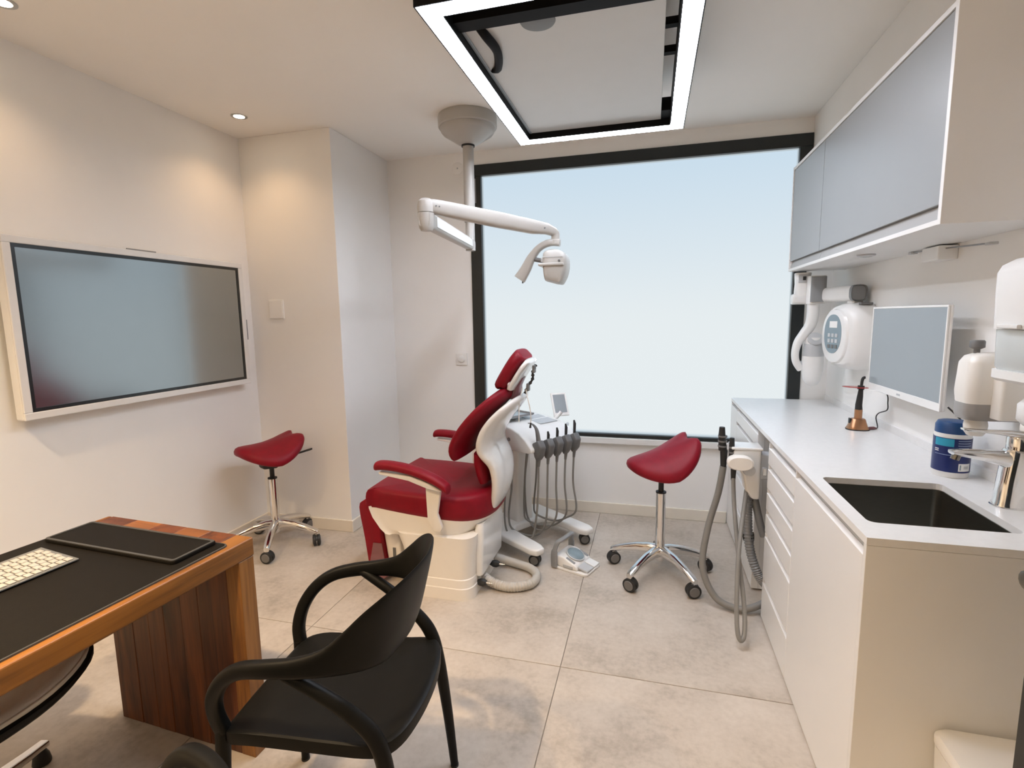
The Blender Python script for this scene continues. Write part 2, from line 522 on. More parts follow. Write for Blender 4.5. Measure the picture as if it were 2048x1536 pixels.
# ------------------------------------------------------------------ ceiling light frame
def light_frame():
    t = thing('ceiling_light_frame', 'large rectangular LED light frame with grey panel hanging from ceiling', 'ceiling light', (-0.285, 2.26, ZC))
    X0, X1, Y0, Y1 = -0.722, 0.140, 1.590, 2.930
    w, z0 = 0.064, 2.400
    for (a, b, c, d) in ((X0, X1, Y0, Y0 + w), (X0, X1, Y1 - w, Y1), (X0, X0 + w, Y0 + w, Y1 - w), (X1 - w, X1, Y0 + w, Y1 - w)):
        MB().box(a + 0.002, b - 0.002, c, d, z0, z0 + 0.012).build('light_strip', M['led'], t, world=True)
    # outer casing and inner reveal, black
    e = 0.004
    for (a, b, c, d) in ((X0 - e, X1 + e, Y0 - e, Y0), (X0 - e, X1 + e, Y1, Y1 + e), (X0 - e, X0, Y0, Y1), (X1, X1 + e, Y0, Y1)):
        MB().box(a, b, c, d, z0 + 0.001, z0 + 0.10).build('outer_casing', M['blackmetal'], t, world=True)
    a0, a1, b0, b1 = X0 + w, X1 - w, Y0 + w, Y1 - w
    for (a, b, c, d) in ((a0, a1, b0, b0 + e), (a0, a1, b1 - e, b1), (a0, a0 + e, b0 + e, b1 - e), (a1 - e, a1, b0 + e, b1 - e)):
        MB().box(a, b, c, d, z0 + 0.001, z0 + 0.10).build('inner_casing', M['blackmetal'], t, world=True)
    for (a, b, c, d) in ((X0, X1, Y0, b0), (X0, X1, b1, Y1), (X0, a0, b0, b1), (a1, X1, b0, b1)):
        MB().box(a, b, c, d, z0 + 0.085, z0 + 0.10).build('top_cover', M['blackmetal'], t, world=True)
    # hanging panel inside
    p = MB().box(-0.640, 0.028, 1.80, b1 - 0.012, z0 + 0.030, z0 + 0.045).build('panel', M['panel'], t, bevel=0.002, world=True)
    MB().box(-0.652, -0.640, 1.74, b1 - 0.012, z0 + 0.028, z0 + 0.05).build('panel_rail', M['alu'], p, world=True)
    MB().box(a0 + e, a1 - e, 1.738, 1.799, z0 + 0.020, z0 + 0.06).build('crossbar', M['blackmetal'], t, world=True)
    for y in (2.03, 2.23):
        MB().box(0.0, a1 - e, y, y + 0.028, z0 + 0.06, z0 + 0.085).build('bracket', M['blackmetal'], t, world=True)
    MB().box(0.028, a1 - e, 2.74, b1 - e, z0 + 0.03, z0 + 0.09).build('corner_block', M['blackmetal'], t, world=True)
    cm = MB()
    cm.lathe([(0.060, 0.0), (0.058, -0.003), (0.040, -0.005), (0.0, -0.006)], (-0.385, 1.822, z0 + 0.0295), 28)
    cm.build('reflection_disc', M['darkgrey'], t, smooth=40, world=True)  # grey disc modelled for a dark reflection in the panel
    arc_path = smooth_path([(-0.60, 1.80, z0 + 0.055), (-0.575, 1.84, z0 + 0.022), (-0.565, 1.95, z0 + 0.018), (-0.60, 2.08, z0 + 0.022), (-0.65, 2.14, z0 + 0.055)], 8)
    MB().tube(arc_path, 0.016, 10).build('cable', M['blackmetal'], t, smooth=50, world=True)  # black arc modelled for a curved reflection in the panel
    for x in (X0 + 0.03, X1 - 0.03):
        for y in (Y0 + 0.03, Y1 - 0.03):
            MB().tube([(x, y, z0 + 0.1), (x, y, ZC)], 0.004, 8).build('suspension_rod', M['chrome'], t, smooth=50, world=True)
light_frame()

def downlight(x, y, label, watts=None):
    t = thing('recessed_downlight', label, 'downlight', (x, y, ZC), group='warm downlights in the ceiling')
    MB().lathe([(0.030, -0.001), (0.045, -0.001), (0.045, -0.004), (0.036, -0.006), (0.030, -0.004), (0.030, -0.001)], n=32, cap=False).build('trim_ring', M['alu'], t, smooth=40)
    MB().lathe([(0.0, -0.002), (0.0305, -0.002), (0.0305, -0.004), (0.0, -0.005)], n=28).build('lens', M['spotglass'], t, smooth=40)
    ld = bpy.data.lights.new('downlight_beam', 'SPOT')
    ld.energy = watts or SPOT_WATTS
    ld.color = (1.0, 0.73, 0.44) if watts else (1.0, 0.64, 0.34)
    ld.spot_size = math.radians(125)
    ld.spot_blend = 0.9
    ld.shadow_soft_size = 0.05 if watts else 0.03
    lo = bpy.data.objects.new('downlight_beam', ld)
    COL.objects.link(lo)
    lo.parent = t
    lo.location = (0, 0, -0.012)
downlight(-2.355, 2.671, 'small round downlight in the ceiling above the corner saddle stool')
downlight(-2.355, 1.521, 'small round downlight in the top left corner of the ceiling')
for x, y, k, lb in ((-2.0, 0.37, 1.9, 'unseen fill downlight added above the near left of the desk'), (-1.0, 0.30, 2.1, 'unseen fill downlight added above the black armchairs'),
                    (-2.0, -0.9, 1.1, 'unseen fill downlight added at the rear left of the ceiling'), (-0.7, -0.9, 0.9, 'unseen fill downlight added at the rear middle of the ceiling')):
    downlight(x, y, lb, REAR_FILL_WATTS * k)  # unseen downlights added behind the camera for warm fill

# ------------------------------------------------------------------ wall cabinets
UX, UZ0, UZ1 = 0.796, 1.697, 2.297
def wall_cabinet(y0, y1, label, near):
    t = thing('wall_cabinet', label, 'cabinet', (XR, (y0 + y1) / 2, UZ0), group='white wall cabinets above the worktop')
    b = MB()
    b.box(UX + 0.022, XR - 0.001, y0 + 0.001, y1 - 0.001, UZ0 + 0.016, UZ1 - 0.016)
    b.build('body', M['white'], t, world=True)
    MB().box(UX, XR - 0.001, y0, y1, UZ0, UZ0 + 0.015).build('bottom_panel', M['white'], t, bevel=0.001, world=True)
    MB().box(UX, XR - 0.001, y0, y1, UZ1 - 0.016, UZ1).build('top_panel', M['white'], t, bevel=0.001, world=True)
    if near:
        MB().box(UX - 0.001, XR - 0.001, y0 - 0.018, y0, UZ0 - 0.001, UZ1 + 0.001).build('end_panel', M['white'], t, bevel=0.001, world=True)
    else:
        MB().box(UX - 0.001, XR - 0.001, y1, y1 + 0.012, UZ0 - 0.001, UZ1 + 0.001).build('end_panel', M['white'], t, bevel=0.001, world=True)
    MB().box(UX + 0.003, UX + 0.021, y0 + 0.003, y1 - 0.003, UZ0 + 0.058, UZ1 - 0.020).build('door', M['udoor'], t, bevel=0.0012, world=True)
    r = MB()
    r.prism([(UX + 0.008, UZ0 + 0.0155), (UX + 0.021, UZ0 + 0.0155), (UX + 0.0215, UZ0 + 0.056), (UX + 0.017, UZ0 + 0.056)], y0 + 0.001, y1 - 0.001, 'xz')
    r.build('grip_rail', M['groove'], t, world=True)
wall_cabinet(1.808, 2.930, 'wide wall cabinet above the sink and monitor', True)
wall_cabinet(2.930, 3.488, 'narrow wall cabinet next to the window', False)
pk = thing('puck_light', 'round grey puck light under the wide wall cabinet', 'puck light', (0.90, 2.62, UZ0))
MB().lathe([(0.0, 0.0), (0.036, 0.0), (0.036, -0.006), (0.03, -0.009), (0.0, -0.009)], n=28).build('housing', M['palegrey'], pk, smooth=40)
MB().lathe([(0.0, -0.009), (0.024, -0.009), (0.022, -0.0105), (0.0, -0.0105)], n=24).build('lens', M['cleargrey'], pk, smooth=40)
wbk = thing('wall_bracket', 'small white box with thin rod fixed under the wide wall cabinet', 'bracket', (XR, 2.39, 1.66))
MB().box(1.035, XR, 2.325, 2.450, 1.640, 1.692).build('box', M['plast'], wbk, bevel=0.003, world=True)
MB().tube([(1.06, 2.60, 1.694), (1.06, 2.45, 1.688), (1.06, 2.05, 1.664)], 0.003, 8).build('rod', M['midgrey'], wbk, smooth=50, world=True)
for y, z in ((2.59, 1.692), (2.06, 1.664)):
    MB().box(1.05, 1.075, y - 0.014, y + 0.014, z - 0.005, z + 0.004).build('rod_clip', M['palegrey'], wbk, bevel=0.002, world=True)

# ------------------------------------------------------------------ worktop and base cabinets
HX, HZ = 0.533, 0.888
def worktop():
    t = thing('worktop', 'long white worktop with a sink cut-out along the right wall', 'worktop', (0.8, 2.56, HZ))
    me = bpy.data.meshes.new('slab')
    bm = bmesh.new()
    outer = [(HX, 1.416), (XR, 1.416), (XR, YB - 0.013), (HX, YB - 0.013)]
    inner = rrect(0.576, 0.925, 1.527, 1.932, 0.022, 4)
    vo = [bm.verts.new((x, y, HZ)) for x, y in outer]
    vi = [bm.verts.new((x, y, HZ)) for x, y in inner]
    es = [bm.edges.new((vo[i], vo[(i + 1) % 4])) for i in range(4)]
    es += [bm.edges.new((vi[i], vi[(i + 1) % len(vi)])) for i in range(len(vi))]
    bmesh.ops.triangle_fill(bm, edges=es, use_beauty=True, use_dissolve=False)
    hole = [f for f in bm.faces if all(v in vi for v in f.verts)]
    bmesh.ops.delete(bm, geom=hole, context='FACES_ONLY')
    ex = bmesh.ops.extrude_face_region(bm, geom=list(bm.faces))
    bmesh.ops.translate(bm, vec=(0, 0, -0.020), verts=[g for g in ex['geom'] if isinstance(g, bmesh.types.BMVert)])
    bmesh.ops.recalc_face_normals(bm, faces=bm.faces)
    bm.to_mesh(me)
    bm.free()
    me.materials.append(M['top'])
    o = bpy.data.objects.new('slab', me)
    COL.objects.link(o)
    o.parent = t
    o.matrix_parent_inverse = root_matrix(t).inverted()
    MB().box(XR - 0.010, XR, 1.416, YB - 0.013, HZ, HZ + 0.035).build('upstand', M['top'], t, bevel=0.001, world=True)
worktop()

def sink():
    t = thing('sink', 'square stainless steel sink set into the near end of worktop', 'sink', (0.75, 1.73, 0.70))
    def ring(i, z):
        return [(x, y, z) for x, y in rrect(0.578 + i, 0.923 - i, 1.529 + i, 1.930 - i, 0.022, 5)]
    b = MB().rings([ring(-0.012, 0.8675), ring(0.0, 0.8675), ring(0.002, 0.72), ring(0.02, 0.690), ring(0.12, 0.684)], cap0=False)
    b.rings([ring(-0.012, 0.8655), ring(-0.003, 0.8655), ring(-0.001, 0.72), ring(0.018, 0.687), ring(0.12, 0.681)], cap0=False)
    b.build('basin', M['steel'], t, smooth=35, world=True)
    MB().lathe([(0.045, 0.0), (0.045, 0.003), (0.036, 0.004), (0.030, 0.001), (0.0, 0.001)], (0.75, 1.73, 0.6845), 28).build('drain', M['chrome'], t, smooth=40, world=True)
sink()

def front(t, name, y0, y1, z0, z1, grip=True):
    """slab front with a sloped grip edge on top"""
    b = MB()
    if grip:
        b.prism([(HX + 0.001, z0), (HX + 0.019, z0), (HX + 0.019, z1 + 0.004), (HX + 0.001, z1)], y0, y1, 'xz')
    else:
        b.box(HX + 0.001, HX + 0.019, y0, y1, z0, z1)
    return b.build(name, M['front'], t, bevel=0.001, seg=1, world=True)

def grip(parent, y0, y1, z0, z1):
    MB().prism([(HX + 0.020, z0), (HX + 0.034, z0), (HX + 0.034, z1), (HX + 0.012, z1)], y0, y1, 'xz').build('grip_recess', M['groove'], parent, world=True)
    MB().box(HX + 0.003, HX + 0.034, y1 - 0.006, y1, z0, z1).build('grip_end', M['white'], parent, world=True)

def base_unit(name, label, y0, y1, tops, filler=None, endpanel=False, kind='drawer'):
    t = thing(name, label, 'cabinet', (0.8, (y0 + y1) / 2, 0), group='white base cabinets under the worktop')
    ztop = 0.6785 if name == 'sink_cabinet' else 0.867
    b = MB()
    b.box(HX + 0.035, XR - 0.001, y0 + 0.0005, y1 - 0.0005, 0.012, ztop)
    b.build('body', M['white'], t, world=True)
    MB().box(HX + 0.02, HX + 0.035, y0 + 0.0005, y1 - 0.0005, 0.0, 0.867).build('face_frame', M['white'], t, world=True) if name == 'sink_cabinet' else None
    fy0, fy1 = y0 + 0.002, y1 - 0.002
    if filler:
        fy1 = filler
        front(t, 'filler_panel', filler + 0.003, y1 - 0.001, 0.012, 0.845, False)
    if endpanel:
        MB().box(HX, XR - 0.001, y0 - 0.018, y0, 0.0, 0.867).build('end_panel', M['white'], t, bevel=0.001, world=True)
    for i, zt in enumerate(tops):
        zb = (tops[i + 1] + 0.026) if i + 1 < len(tops) else 0.012
        f = front(t, kind, fy0, fy1, zb, zt)
        grip(f, fy0, fy1, zt + 0.001, (tops[i - 1] - 0.001 if False else zt + 0.025))
    # side walls closing the recess lines
    MB().box(HX + 0.003, HX + 0.034, y1 - 0.0018, y1, 0.012, 0.867).build('side_edge', M['white'], t, world=True)
    MB().box(HX + 0.003, HX + 0.034, y0, y0 + 0.0018, 0.012, 0.867).build('side_edge', M['white'], t, world=True)
    return t
base_unit('sink_cabinet', 'white sink cabinet with one tall plain door nearest the camera', 1.434, 2.082, [0.834], endpanel=True, kind='door')
base_unit('drawer_cabinet', 'white cabinet with six drawers between sink cabinet and hose niche', 2.082, 2.535, [0.834, 0.735, 0.622, 0.519, 0.410, 0.181])
base_unit('drawer_cabinet', 'white drawer cabinet at the window end of the worktop', 2.790, 3.695, [0.838, 0.748, 0.626, 0.45, 0.24], filler=3.46)

# ------------------------------------------------------------------ suction holder in the niche
def suction():
    t = thing('suction_holder', 'white suction hose holder on the niche between drawer cabinets', 'suction unit', (0.47, 2.62, 0.70))
    MB().box(0.70, 0.72, 2.545, 2.780, 0.0, 0.86).build('mount_plate', M['midgrey'], t, bevel=0.004, world=True)
    MB().box(0.50, 0.705, 2.61, 2.69, 0.66, 0.78).build('support', M['palegrey'], t, bevel=0.004, world=True)
    pl = [(0.395, 0.80), (0.52, 0.815), (0.52, 0.56), (0.485, 0.56), (0.455, 0.60), (0.44, 0.68), (0.385, 0.745)]
    MB().prism(pl, 2.60, 2.70, 'xz').build('bracket_body', M['plast'], t, bevel=0.012, seg=3, world=True)
    MB().box(0.385, 0.525, 2.595, 2.72, 0.803, 0.815).build('shelf', M['gloss'], t, bevel=0.005, seg=3, world=True)
    rs = []
    for y in (0, 0.008, 0.04, 0.062, 0.068):
        k = {0: 0.86, 0.008: 1.0, 0.04: 1.0, 0.062: 0.9, 0.068: 0.7}[y]
        rs.append([(0.418 + a * k, 2.530 + y, 0.752 + b * k) for a, b in sellipse(0.058, 0.034, 2.4, 28)])
    MB().rings(rs).build('front_cap', M['cream'], t, smooth=40, world=True)
    MB().tube([(0.462, 2.56, 0.715), (0.462, 2.60, 0.705)], 0.026, 20).build('swivel', M['palegrey'], t, smooth=40, world=True)
    MB().box(0.515, 0.533, 2.538, 2.565, 0.70, 0.735).build('catch', M['alu'], t, bevel=0.003, world=True)
    for (x, y, top, r) in ((0.352, 2.70, 0.89, 0.015), (0.388, 2.62, 0.855, 0.012)):
        s = MB().tube([(x + 0.012, y, top - 0.21), (x + 0.012, y, top - 0.12), (x + 0.006, y, top - 0.115), (x, y, top - 0.04), (x, y, top)],
                      [r * 0.9, r * 1.2, r * 1.35, r * 1.1, r * 0.9], 16).build('suction_tip', M['rubber'], t, smooth=40, world=True)
        for q in range(3):
            MB().tube([(x + 0.004, y, top - 0.10 + q * 0.025), (x + 0.004, y, top - 0.092 + q * 0.025)], r * 1.45, 16).build('grip_ring', M['greyrub'], s, smooth=40, world=True)
    big = smooth_path([(0.364, 2.70, 0.69), (0.345, 2.70, 0.55), (0.298, 2.68, 0.36), (0.275, 2.63, 0.18), (0.33, 2.58, 0.055), (0.42, 2.55, 0.022), (0.49, 2.55, 0.03), (0.56, 2.57, 0.06)], 8)
    MB().tube(big, 0.0165, 14).build('wide_hose', M['hose'], t, smooth=50, world=True)
    thin = smooth_path([(0.400, 2.62, 0.66), (0.402, 2.56, 0.52), (0.412, 2.45, 0.33), (0.424, 2.34, 0.16), (0.418, 2.27, 0.065), (0.398, 2.25, 0.045),
                        (0.388, 2.28, 0.10), (0.395, 2.36, 0.24), (0.415, 2.46, 0.40), (0.462, 2.62, 0.60)], 8)
    MB().tube(thin, 0.010, 12).build('thin_hose', M['hose'], t, smooth=50, world=True)
    path = smooth_path([(0.478, 2.65, 0.57), (0.478, 2.65, 0.45), (0.490, 2.62, 0.30), (0.525, 2.58, 0.19), (0.56, 2.56, 0.15)], 40)
    MB().tube(path, [0.021 + 0.002 * math.sin(i * 1.6) for i in range(len(path))], 14).build('corrugated_hose', M['midgrey'], t, smooth=60, world=True)
    MB().tube([(0.466, 2.653, 0.352), (0.505, 2.637, 0.358)], 0.024, 16).build('hose_clip', M['rubber'], t, smooth=40, world=True)
    MB().tube(smooth_path([(0.50, 2.66, 0.58), (0.53, 2.66, 0.45), (0.555, 2.65, 0.36)], 6), 0.018, 14).build('outlet_hose', M['midgrey'], t, smooth=60, world=True)
suction()

# ------------------------------------------------------------------ wall display on the left
def display():
    y0, y1, z0, z1 = 1.545, 2.840, 1.040, 1.822
    t = thing('wall_display', 'large white framed display hanging on the left wall', 'display', (XL, (y0 + y1) / 2, z0))
    MB().box(XL + 0.020, -2.585, y0, y1, z0, z1).build('casing', M['plast'], t, bevel=0.006, world=True)
    MB().box(XL, XL + 0.022, 1.95, 2.45, 1.25, 1.60).build('wall_mount', M['darkgrey'], t, world=True)
    b = 0.032
    for (a, c, d, e) in ((y0, y1, z1 - b, z1), (y0, y1, z0, z0 + b), (y0, y0 + b, z0 + b, z1 - b), (y1 - b, y1, z0 + b, z1 - b)):
        MB().box(-2.586, -2.574, a, c, d, e).build('front_frame', M['gloss'], t, bevel=0.003, world=True)
    i = 0.016
    for (a, c, d, e) in ((y0 + b, y1 - b, z1 - b - i, z1 - b), (y0 + b, y1 - b, z0 + b, z0 + b + i), (y0 + b, y0 + b + i, z0 + b + i, z1 - b - i), (y1 - b - i, y1 - b, z0 + b + i, z1 - b - i)):
        MB().box(-2.586, -2.579, a, c, d, e).build('bezel', M['bezel'], t, world=True)
    MB().box(-2.586, -2.5815, y0 + b + i, y1 - b - i, z0 + b + i, z1 - b - i).build('screen', M['screen'], t, world=True)
    MB().tube([(-2.580, 2.08, z1 + 0.003), (-2.580, 2.24, z1 + 0.003)], 0.004, 8).build('stylus', M['midgrey'], t, smooth=50, world=True)
    MB().tube([(-2.577, y1 + 0.004, 1.33), (-2.577, y1 + 0.004, 1.46)], 0.004, 8).build('stylus', M['midgrey'], t, smooth=50, world=True)
display()

# small wall fittings
t = thing('wall_plate', 'blank square wall plate on the warm lit corner wall', 'wall plate', (-2.445, YA, 1.525))
MB().box(-2.503, -2.387, YA - 0.008, YA, 1.464, 1.590).build('plate', M['wall'], t, bevel=0.003, world=True)
MB().box(-2.495, -2.395, YA - 0.010, YA - 0.008, 1.472, 1.582).build('cover', M['wall'], t, bevel=0.001, world=True)
t = thing('light_switch', 'square white rotary switch beside the window frame', 'switch', (-1.40, YB, 1.137))
MB().box(-1.445, -1.355, YB - 0.009, YB, 1.091, 1.182).build('plate', M['plast'], t, bevel=0.003, world=True)
MB().lathe([(0.0, 0.0), (0.027, 0.0), (0.027, 0.008), (0.022, 0.012), (0.0, 0.012)], (-1.40, YB - 0.009, 1.137), 28, Matrix.Rotation(PI / 2, 3, 'X')).build('dial', M['plast'], t, smooth=40, world=True)
t = thing('cover_disc', 'flat round cover disc high on the window wall', 'cover disc', (-1.393, YB, 2.537))
MB().lathe([(0.0, 0.0), (0.043, 0.0), (0.043, 0.003), (0.040, 0.005), (0.0, 0.005)], (-1.393, YB, 2.537), 32, Matrix.Rotation(PI / 2, 3, 'X')).build('disc', M['wall'], t, smooth=40, world=True)
MB().lathe([(0.0, 0.0), (0.006, 0.0), (0.005, 0.002), (0.0, 0.002)], (-1.393, YB - 0.005, 2.537), 12, Matrix.Rotation(PI / 2, 3, 'X')).build('screw', M['alu'], t, smooth=40, world=True)

# ------------------------------------------------------------------ operating lamp on its ceiling arm
def op_lamp():
    PX, PY = -1.085, 3.080
    t = thing('operating_lamp', 'off-white dental operating lamp on a jointed arm from the ceiling', 'dental lamp', (PX, PY, ZC))
    MB().lathe([(0.0, ZC), (0.172, ZC), (0.176, ZC - 0.010), (0.176, ZC - 0.062), (0.172, ZC - 0.068), (0.164, ZC - 0.069), (0.160, ZC - 0.088), (0.150, ZC - 0.100), (0.062, ZC - 0.156), (0.045, ZC - 0.163), (0.0, ZC - 0.163)],
               (PX, PY, 0), 48).build('ceiling_canopy', M['lamp'], t, smooth=28, world=True)
    MB().lathe([(0.0, ZC - 0.163), (0.040, ZC - 0.163), (0.040, ZC - 0.172), (0.0, ZC - 0.172)], (PX, PY, 0), 28).build('seal_ring', M['rubber'], t, smooth=40, world=True)
    MB().lathe([(0.0, ZC - 0.172), (0.033, ZC - 0.172), (0.033, 2.03), (0.0, 2.03)], (PX, PY, 0), 28).build('ceiling_tube', M['lamp'], t, smooth=40, world=True)
    MB().lathe([(0.0, 2.03), (0.028, 2.03), (0.028, 1.90), (0.030, 1.895), (0.030, 1.86), (0.0, 1.86)], (PX, PY, 0), 28).build('lower_tube', M['lamp'], t, smooth=40, world=True)
    # horizontal arm towards the camera
    EX, EY = -1.015, 2.275
    d = Vector((EX - PX, EY - PY, 0))
    L = d.length
    ang = math.atan2(d.y, d.x)
    R = Matrix.Translation((PX, PY, 0)) @ Matrix.Rotation(ang, 4, 'Z')
    rs = []
    for s, h, w, z in ((-0.03, 0.028, 0.024, 1.898), (0.05, 0.033, 0.026, 1.897), (0.5 * L, 0.035, 0.027, 1.900), (L - 0.03, 0.037, 0.028, 1.903), (L + 0.03, 0.036, 0.027, 1.905)):
        rs.append([R @ Vector((s, a, z + b)) for a, b in sellipse(w, h, 4.5, 28)])
    a1 = MB().rings(rs).build('horizontal_arm', M['lamp'], t, smooth=40, world=True)
    for sg in (1, -1):
        q = MB()
        q.prism([(0.06, 1.878), (L - 0.07, 1.880), (L - 0.07, 1.926), (0.06, 1.918)], sg * 0.0255, sg * 0.0295, 'xz')
        q.v = [tuple(R @ Vector(p)) for p in q.v]
        q.build('arm_cover', M['gloss'], a1, bevel=0.001, world=True)
    # elbow
    MB().lathe([(0.0, 1.853), (0.026, 1.853), (0.034, 1.866), (0.038, 1.90), (0.038, 1.932), (0.0, 1.932)], (EX, EY, 0), 32).build('elbow_lower', M['lamp'], t, smooth=40, world=True)
    MB().lathe([(0.0, 1.935), (0.038, 1.935), (0.040, 1.96), (0.036, 1.985), (0.022, 1.997), (0.0, 2.0)], (EX, EY, 0), 32).build('elbow_upper', M['lamp'], t, smooth=40, world=True)
    # spring arm
    H = Vector((-0.470, 2.590, 1.868))
    A = Vector((EX + 0.012, EY + 0.008, 1.966))
    dv = H - A
    LL = dv.length
    tx = dv.normalized()
    side = Vector((0, 0, 1)).cross(tx).normalized()
    upv = tx.cross(side)
    rs = []
    for s, h, w, dz in ((-0.005, 0.030, 0.026, 0.0), (0.04, 0.034, 0.029, 0.0), (0.1, 0.035, 0.030, 0.0), (0.55 * LL, 0.036, 0.030, 0.0), (0.82 * LL, 0.033, 0.028, 0.0), (0.93 * LL, 0.026, 0.027, 0.004), (LL, 0.020, 0.024, -0.004), (LL + 0.02, 0.012, 0.016, -0.012)):
        rs.append([A + tx * s + side * a + upv * (b + dz) for a, b in sellipse(w, h, 3.4, 26)])
    sa = MB().rings(rs).build('spring_arm', M['lamp'], t, smooth=40, world=True)
    for s in (0.03, 0.045, 0.9 * LL):
        c = A + tx * s - side * 0.0285
        MB().tube([c, c - side * 0.004], 0.0035, 10).build('screw', M['darkgrey'], sa, smooth=50, world=True)
    # yoke hanging from the arm end, sweeping left and down to a flared handle
    J = H + Vector((0.004, 0.0, -0.012))
    MB().lathe([(0.0, 0.0), (0.021, 0.0), (0.021, -0.028), (0.025, -0.032), (0.025, -0.050), (0.0, -0.050)], J, 24).build('swivel', M['lamp'], t, smooth=40, world=True)
    pts = smooth_path([(0.022, 0, -0.045), (-0.03, 0, -0.042), (-0.080, 0.0, -0.062), (-0.122, 0.0, -0.108), (-0.150, 0.0, -0.160), (-0.186, 0, -0.215)], 5)
    rs = []
    for k, p in enumerate(pts):
        u = k / (len(pts) - 1)
        a = pts[min(k + 1, len(pts) - 1)]
        b = pts[max(k - 1, 0)]
        tg = Vector(a) - Vector(b)
        tg.normalize()
        sd = Vector((0, 1, 0))
        nn = tg.cross(sd)
        hw = 0.017 + 0.014 * max(0, u - 0.45) / 0.55
        rs.append([J + Vector(p) + nn * x + sd * y for x, y in sellipse(hw, 0.024 - 0.004 * u, 3.0, 22)])
    yk = MB().rings(rs).build('yoke', M['lamp'], t, smooth=40, world=True)
    e = J + Vector((-0.170, 0, -0.208))
    MB().tube([e, e + Vector((-0.0, 0, -0.028))], 0.004, 8).build('pin', M['darkgrey'], yk, smooth=50, world=True)
    # head
    C = J + Vector((0.004, 0.0, -0.152))
    prof = [(-0.058, 0.055), (-0.025, 0.073), (0.02, 0.070), (0.05, 0.050), (0.062, 0.012), (0.055, -0.045), (0.035, -0.088), (0.018, -0.097), (-0.035, -0.083), (-0.052, -0.072), (-0.060, -0.01)]
    prof = smooth_path(prof, 3, True)
    rs = []
    for yy, k in ((-0.082, 0.72), (-0.074, 0.90), (-0.05, 0.98), (0.0, 1.0), (0.05, 0.98), (0.074, 0.90), (0.082, 0.72)):
        rs.append([C + Vector((x * k, yy, z * k)) for x, z in prof])
    hd = MB().rings(rs).build('lamp_head', M['lamp'], t, smooth=45, world=True)
    MB().box(-0.075, 0.05, -0.090, 0.090, -0.010, 0.004, Matrix.Translation(C)).build('handle_bar', M['lamp'], hd, bevel=0.004, world=True)
    MB().box(-0.070, -0.054, -0.05, 0.05, 0.012, 0.034, Matrix.Translation(C)).build('sensor_rim', M['palegrey'], hd, bevel=0.004, world=True)
    MB().tube([C + Vector((0.028, -0.080, 0.012)), C + Vector((0.028, -0.089, 0.012))], 0.006, 12).build('knob', M['darkgrey'], hd, smooth=50, world=True)
    MB().box(-0.055, 0.045, -0.0835, -0.079, 0.030, 0.034, Matrix.Translation(C)).build('seam', M['palegrey'], hd, world=True)
    MB().tube([C + Vector((-0.05, 0, 0.02)), C + Vector((-0.125, 0, 0.035))], 0.011, 14).build('pivot', M['darkgrey'], hd, smooth=50, world=True)
op_lamp()

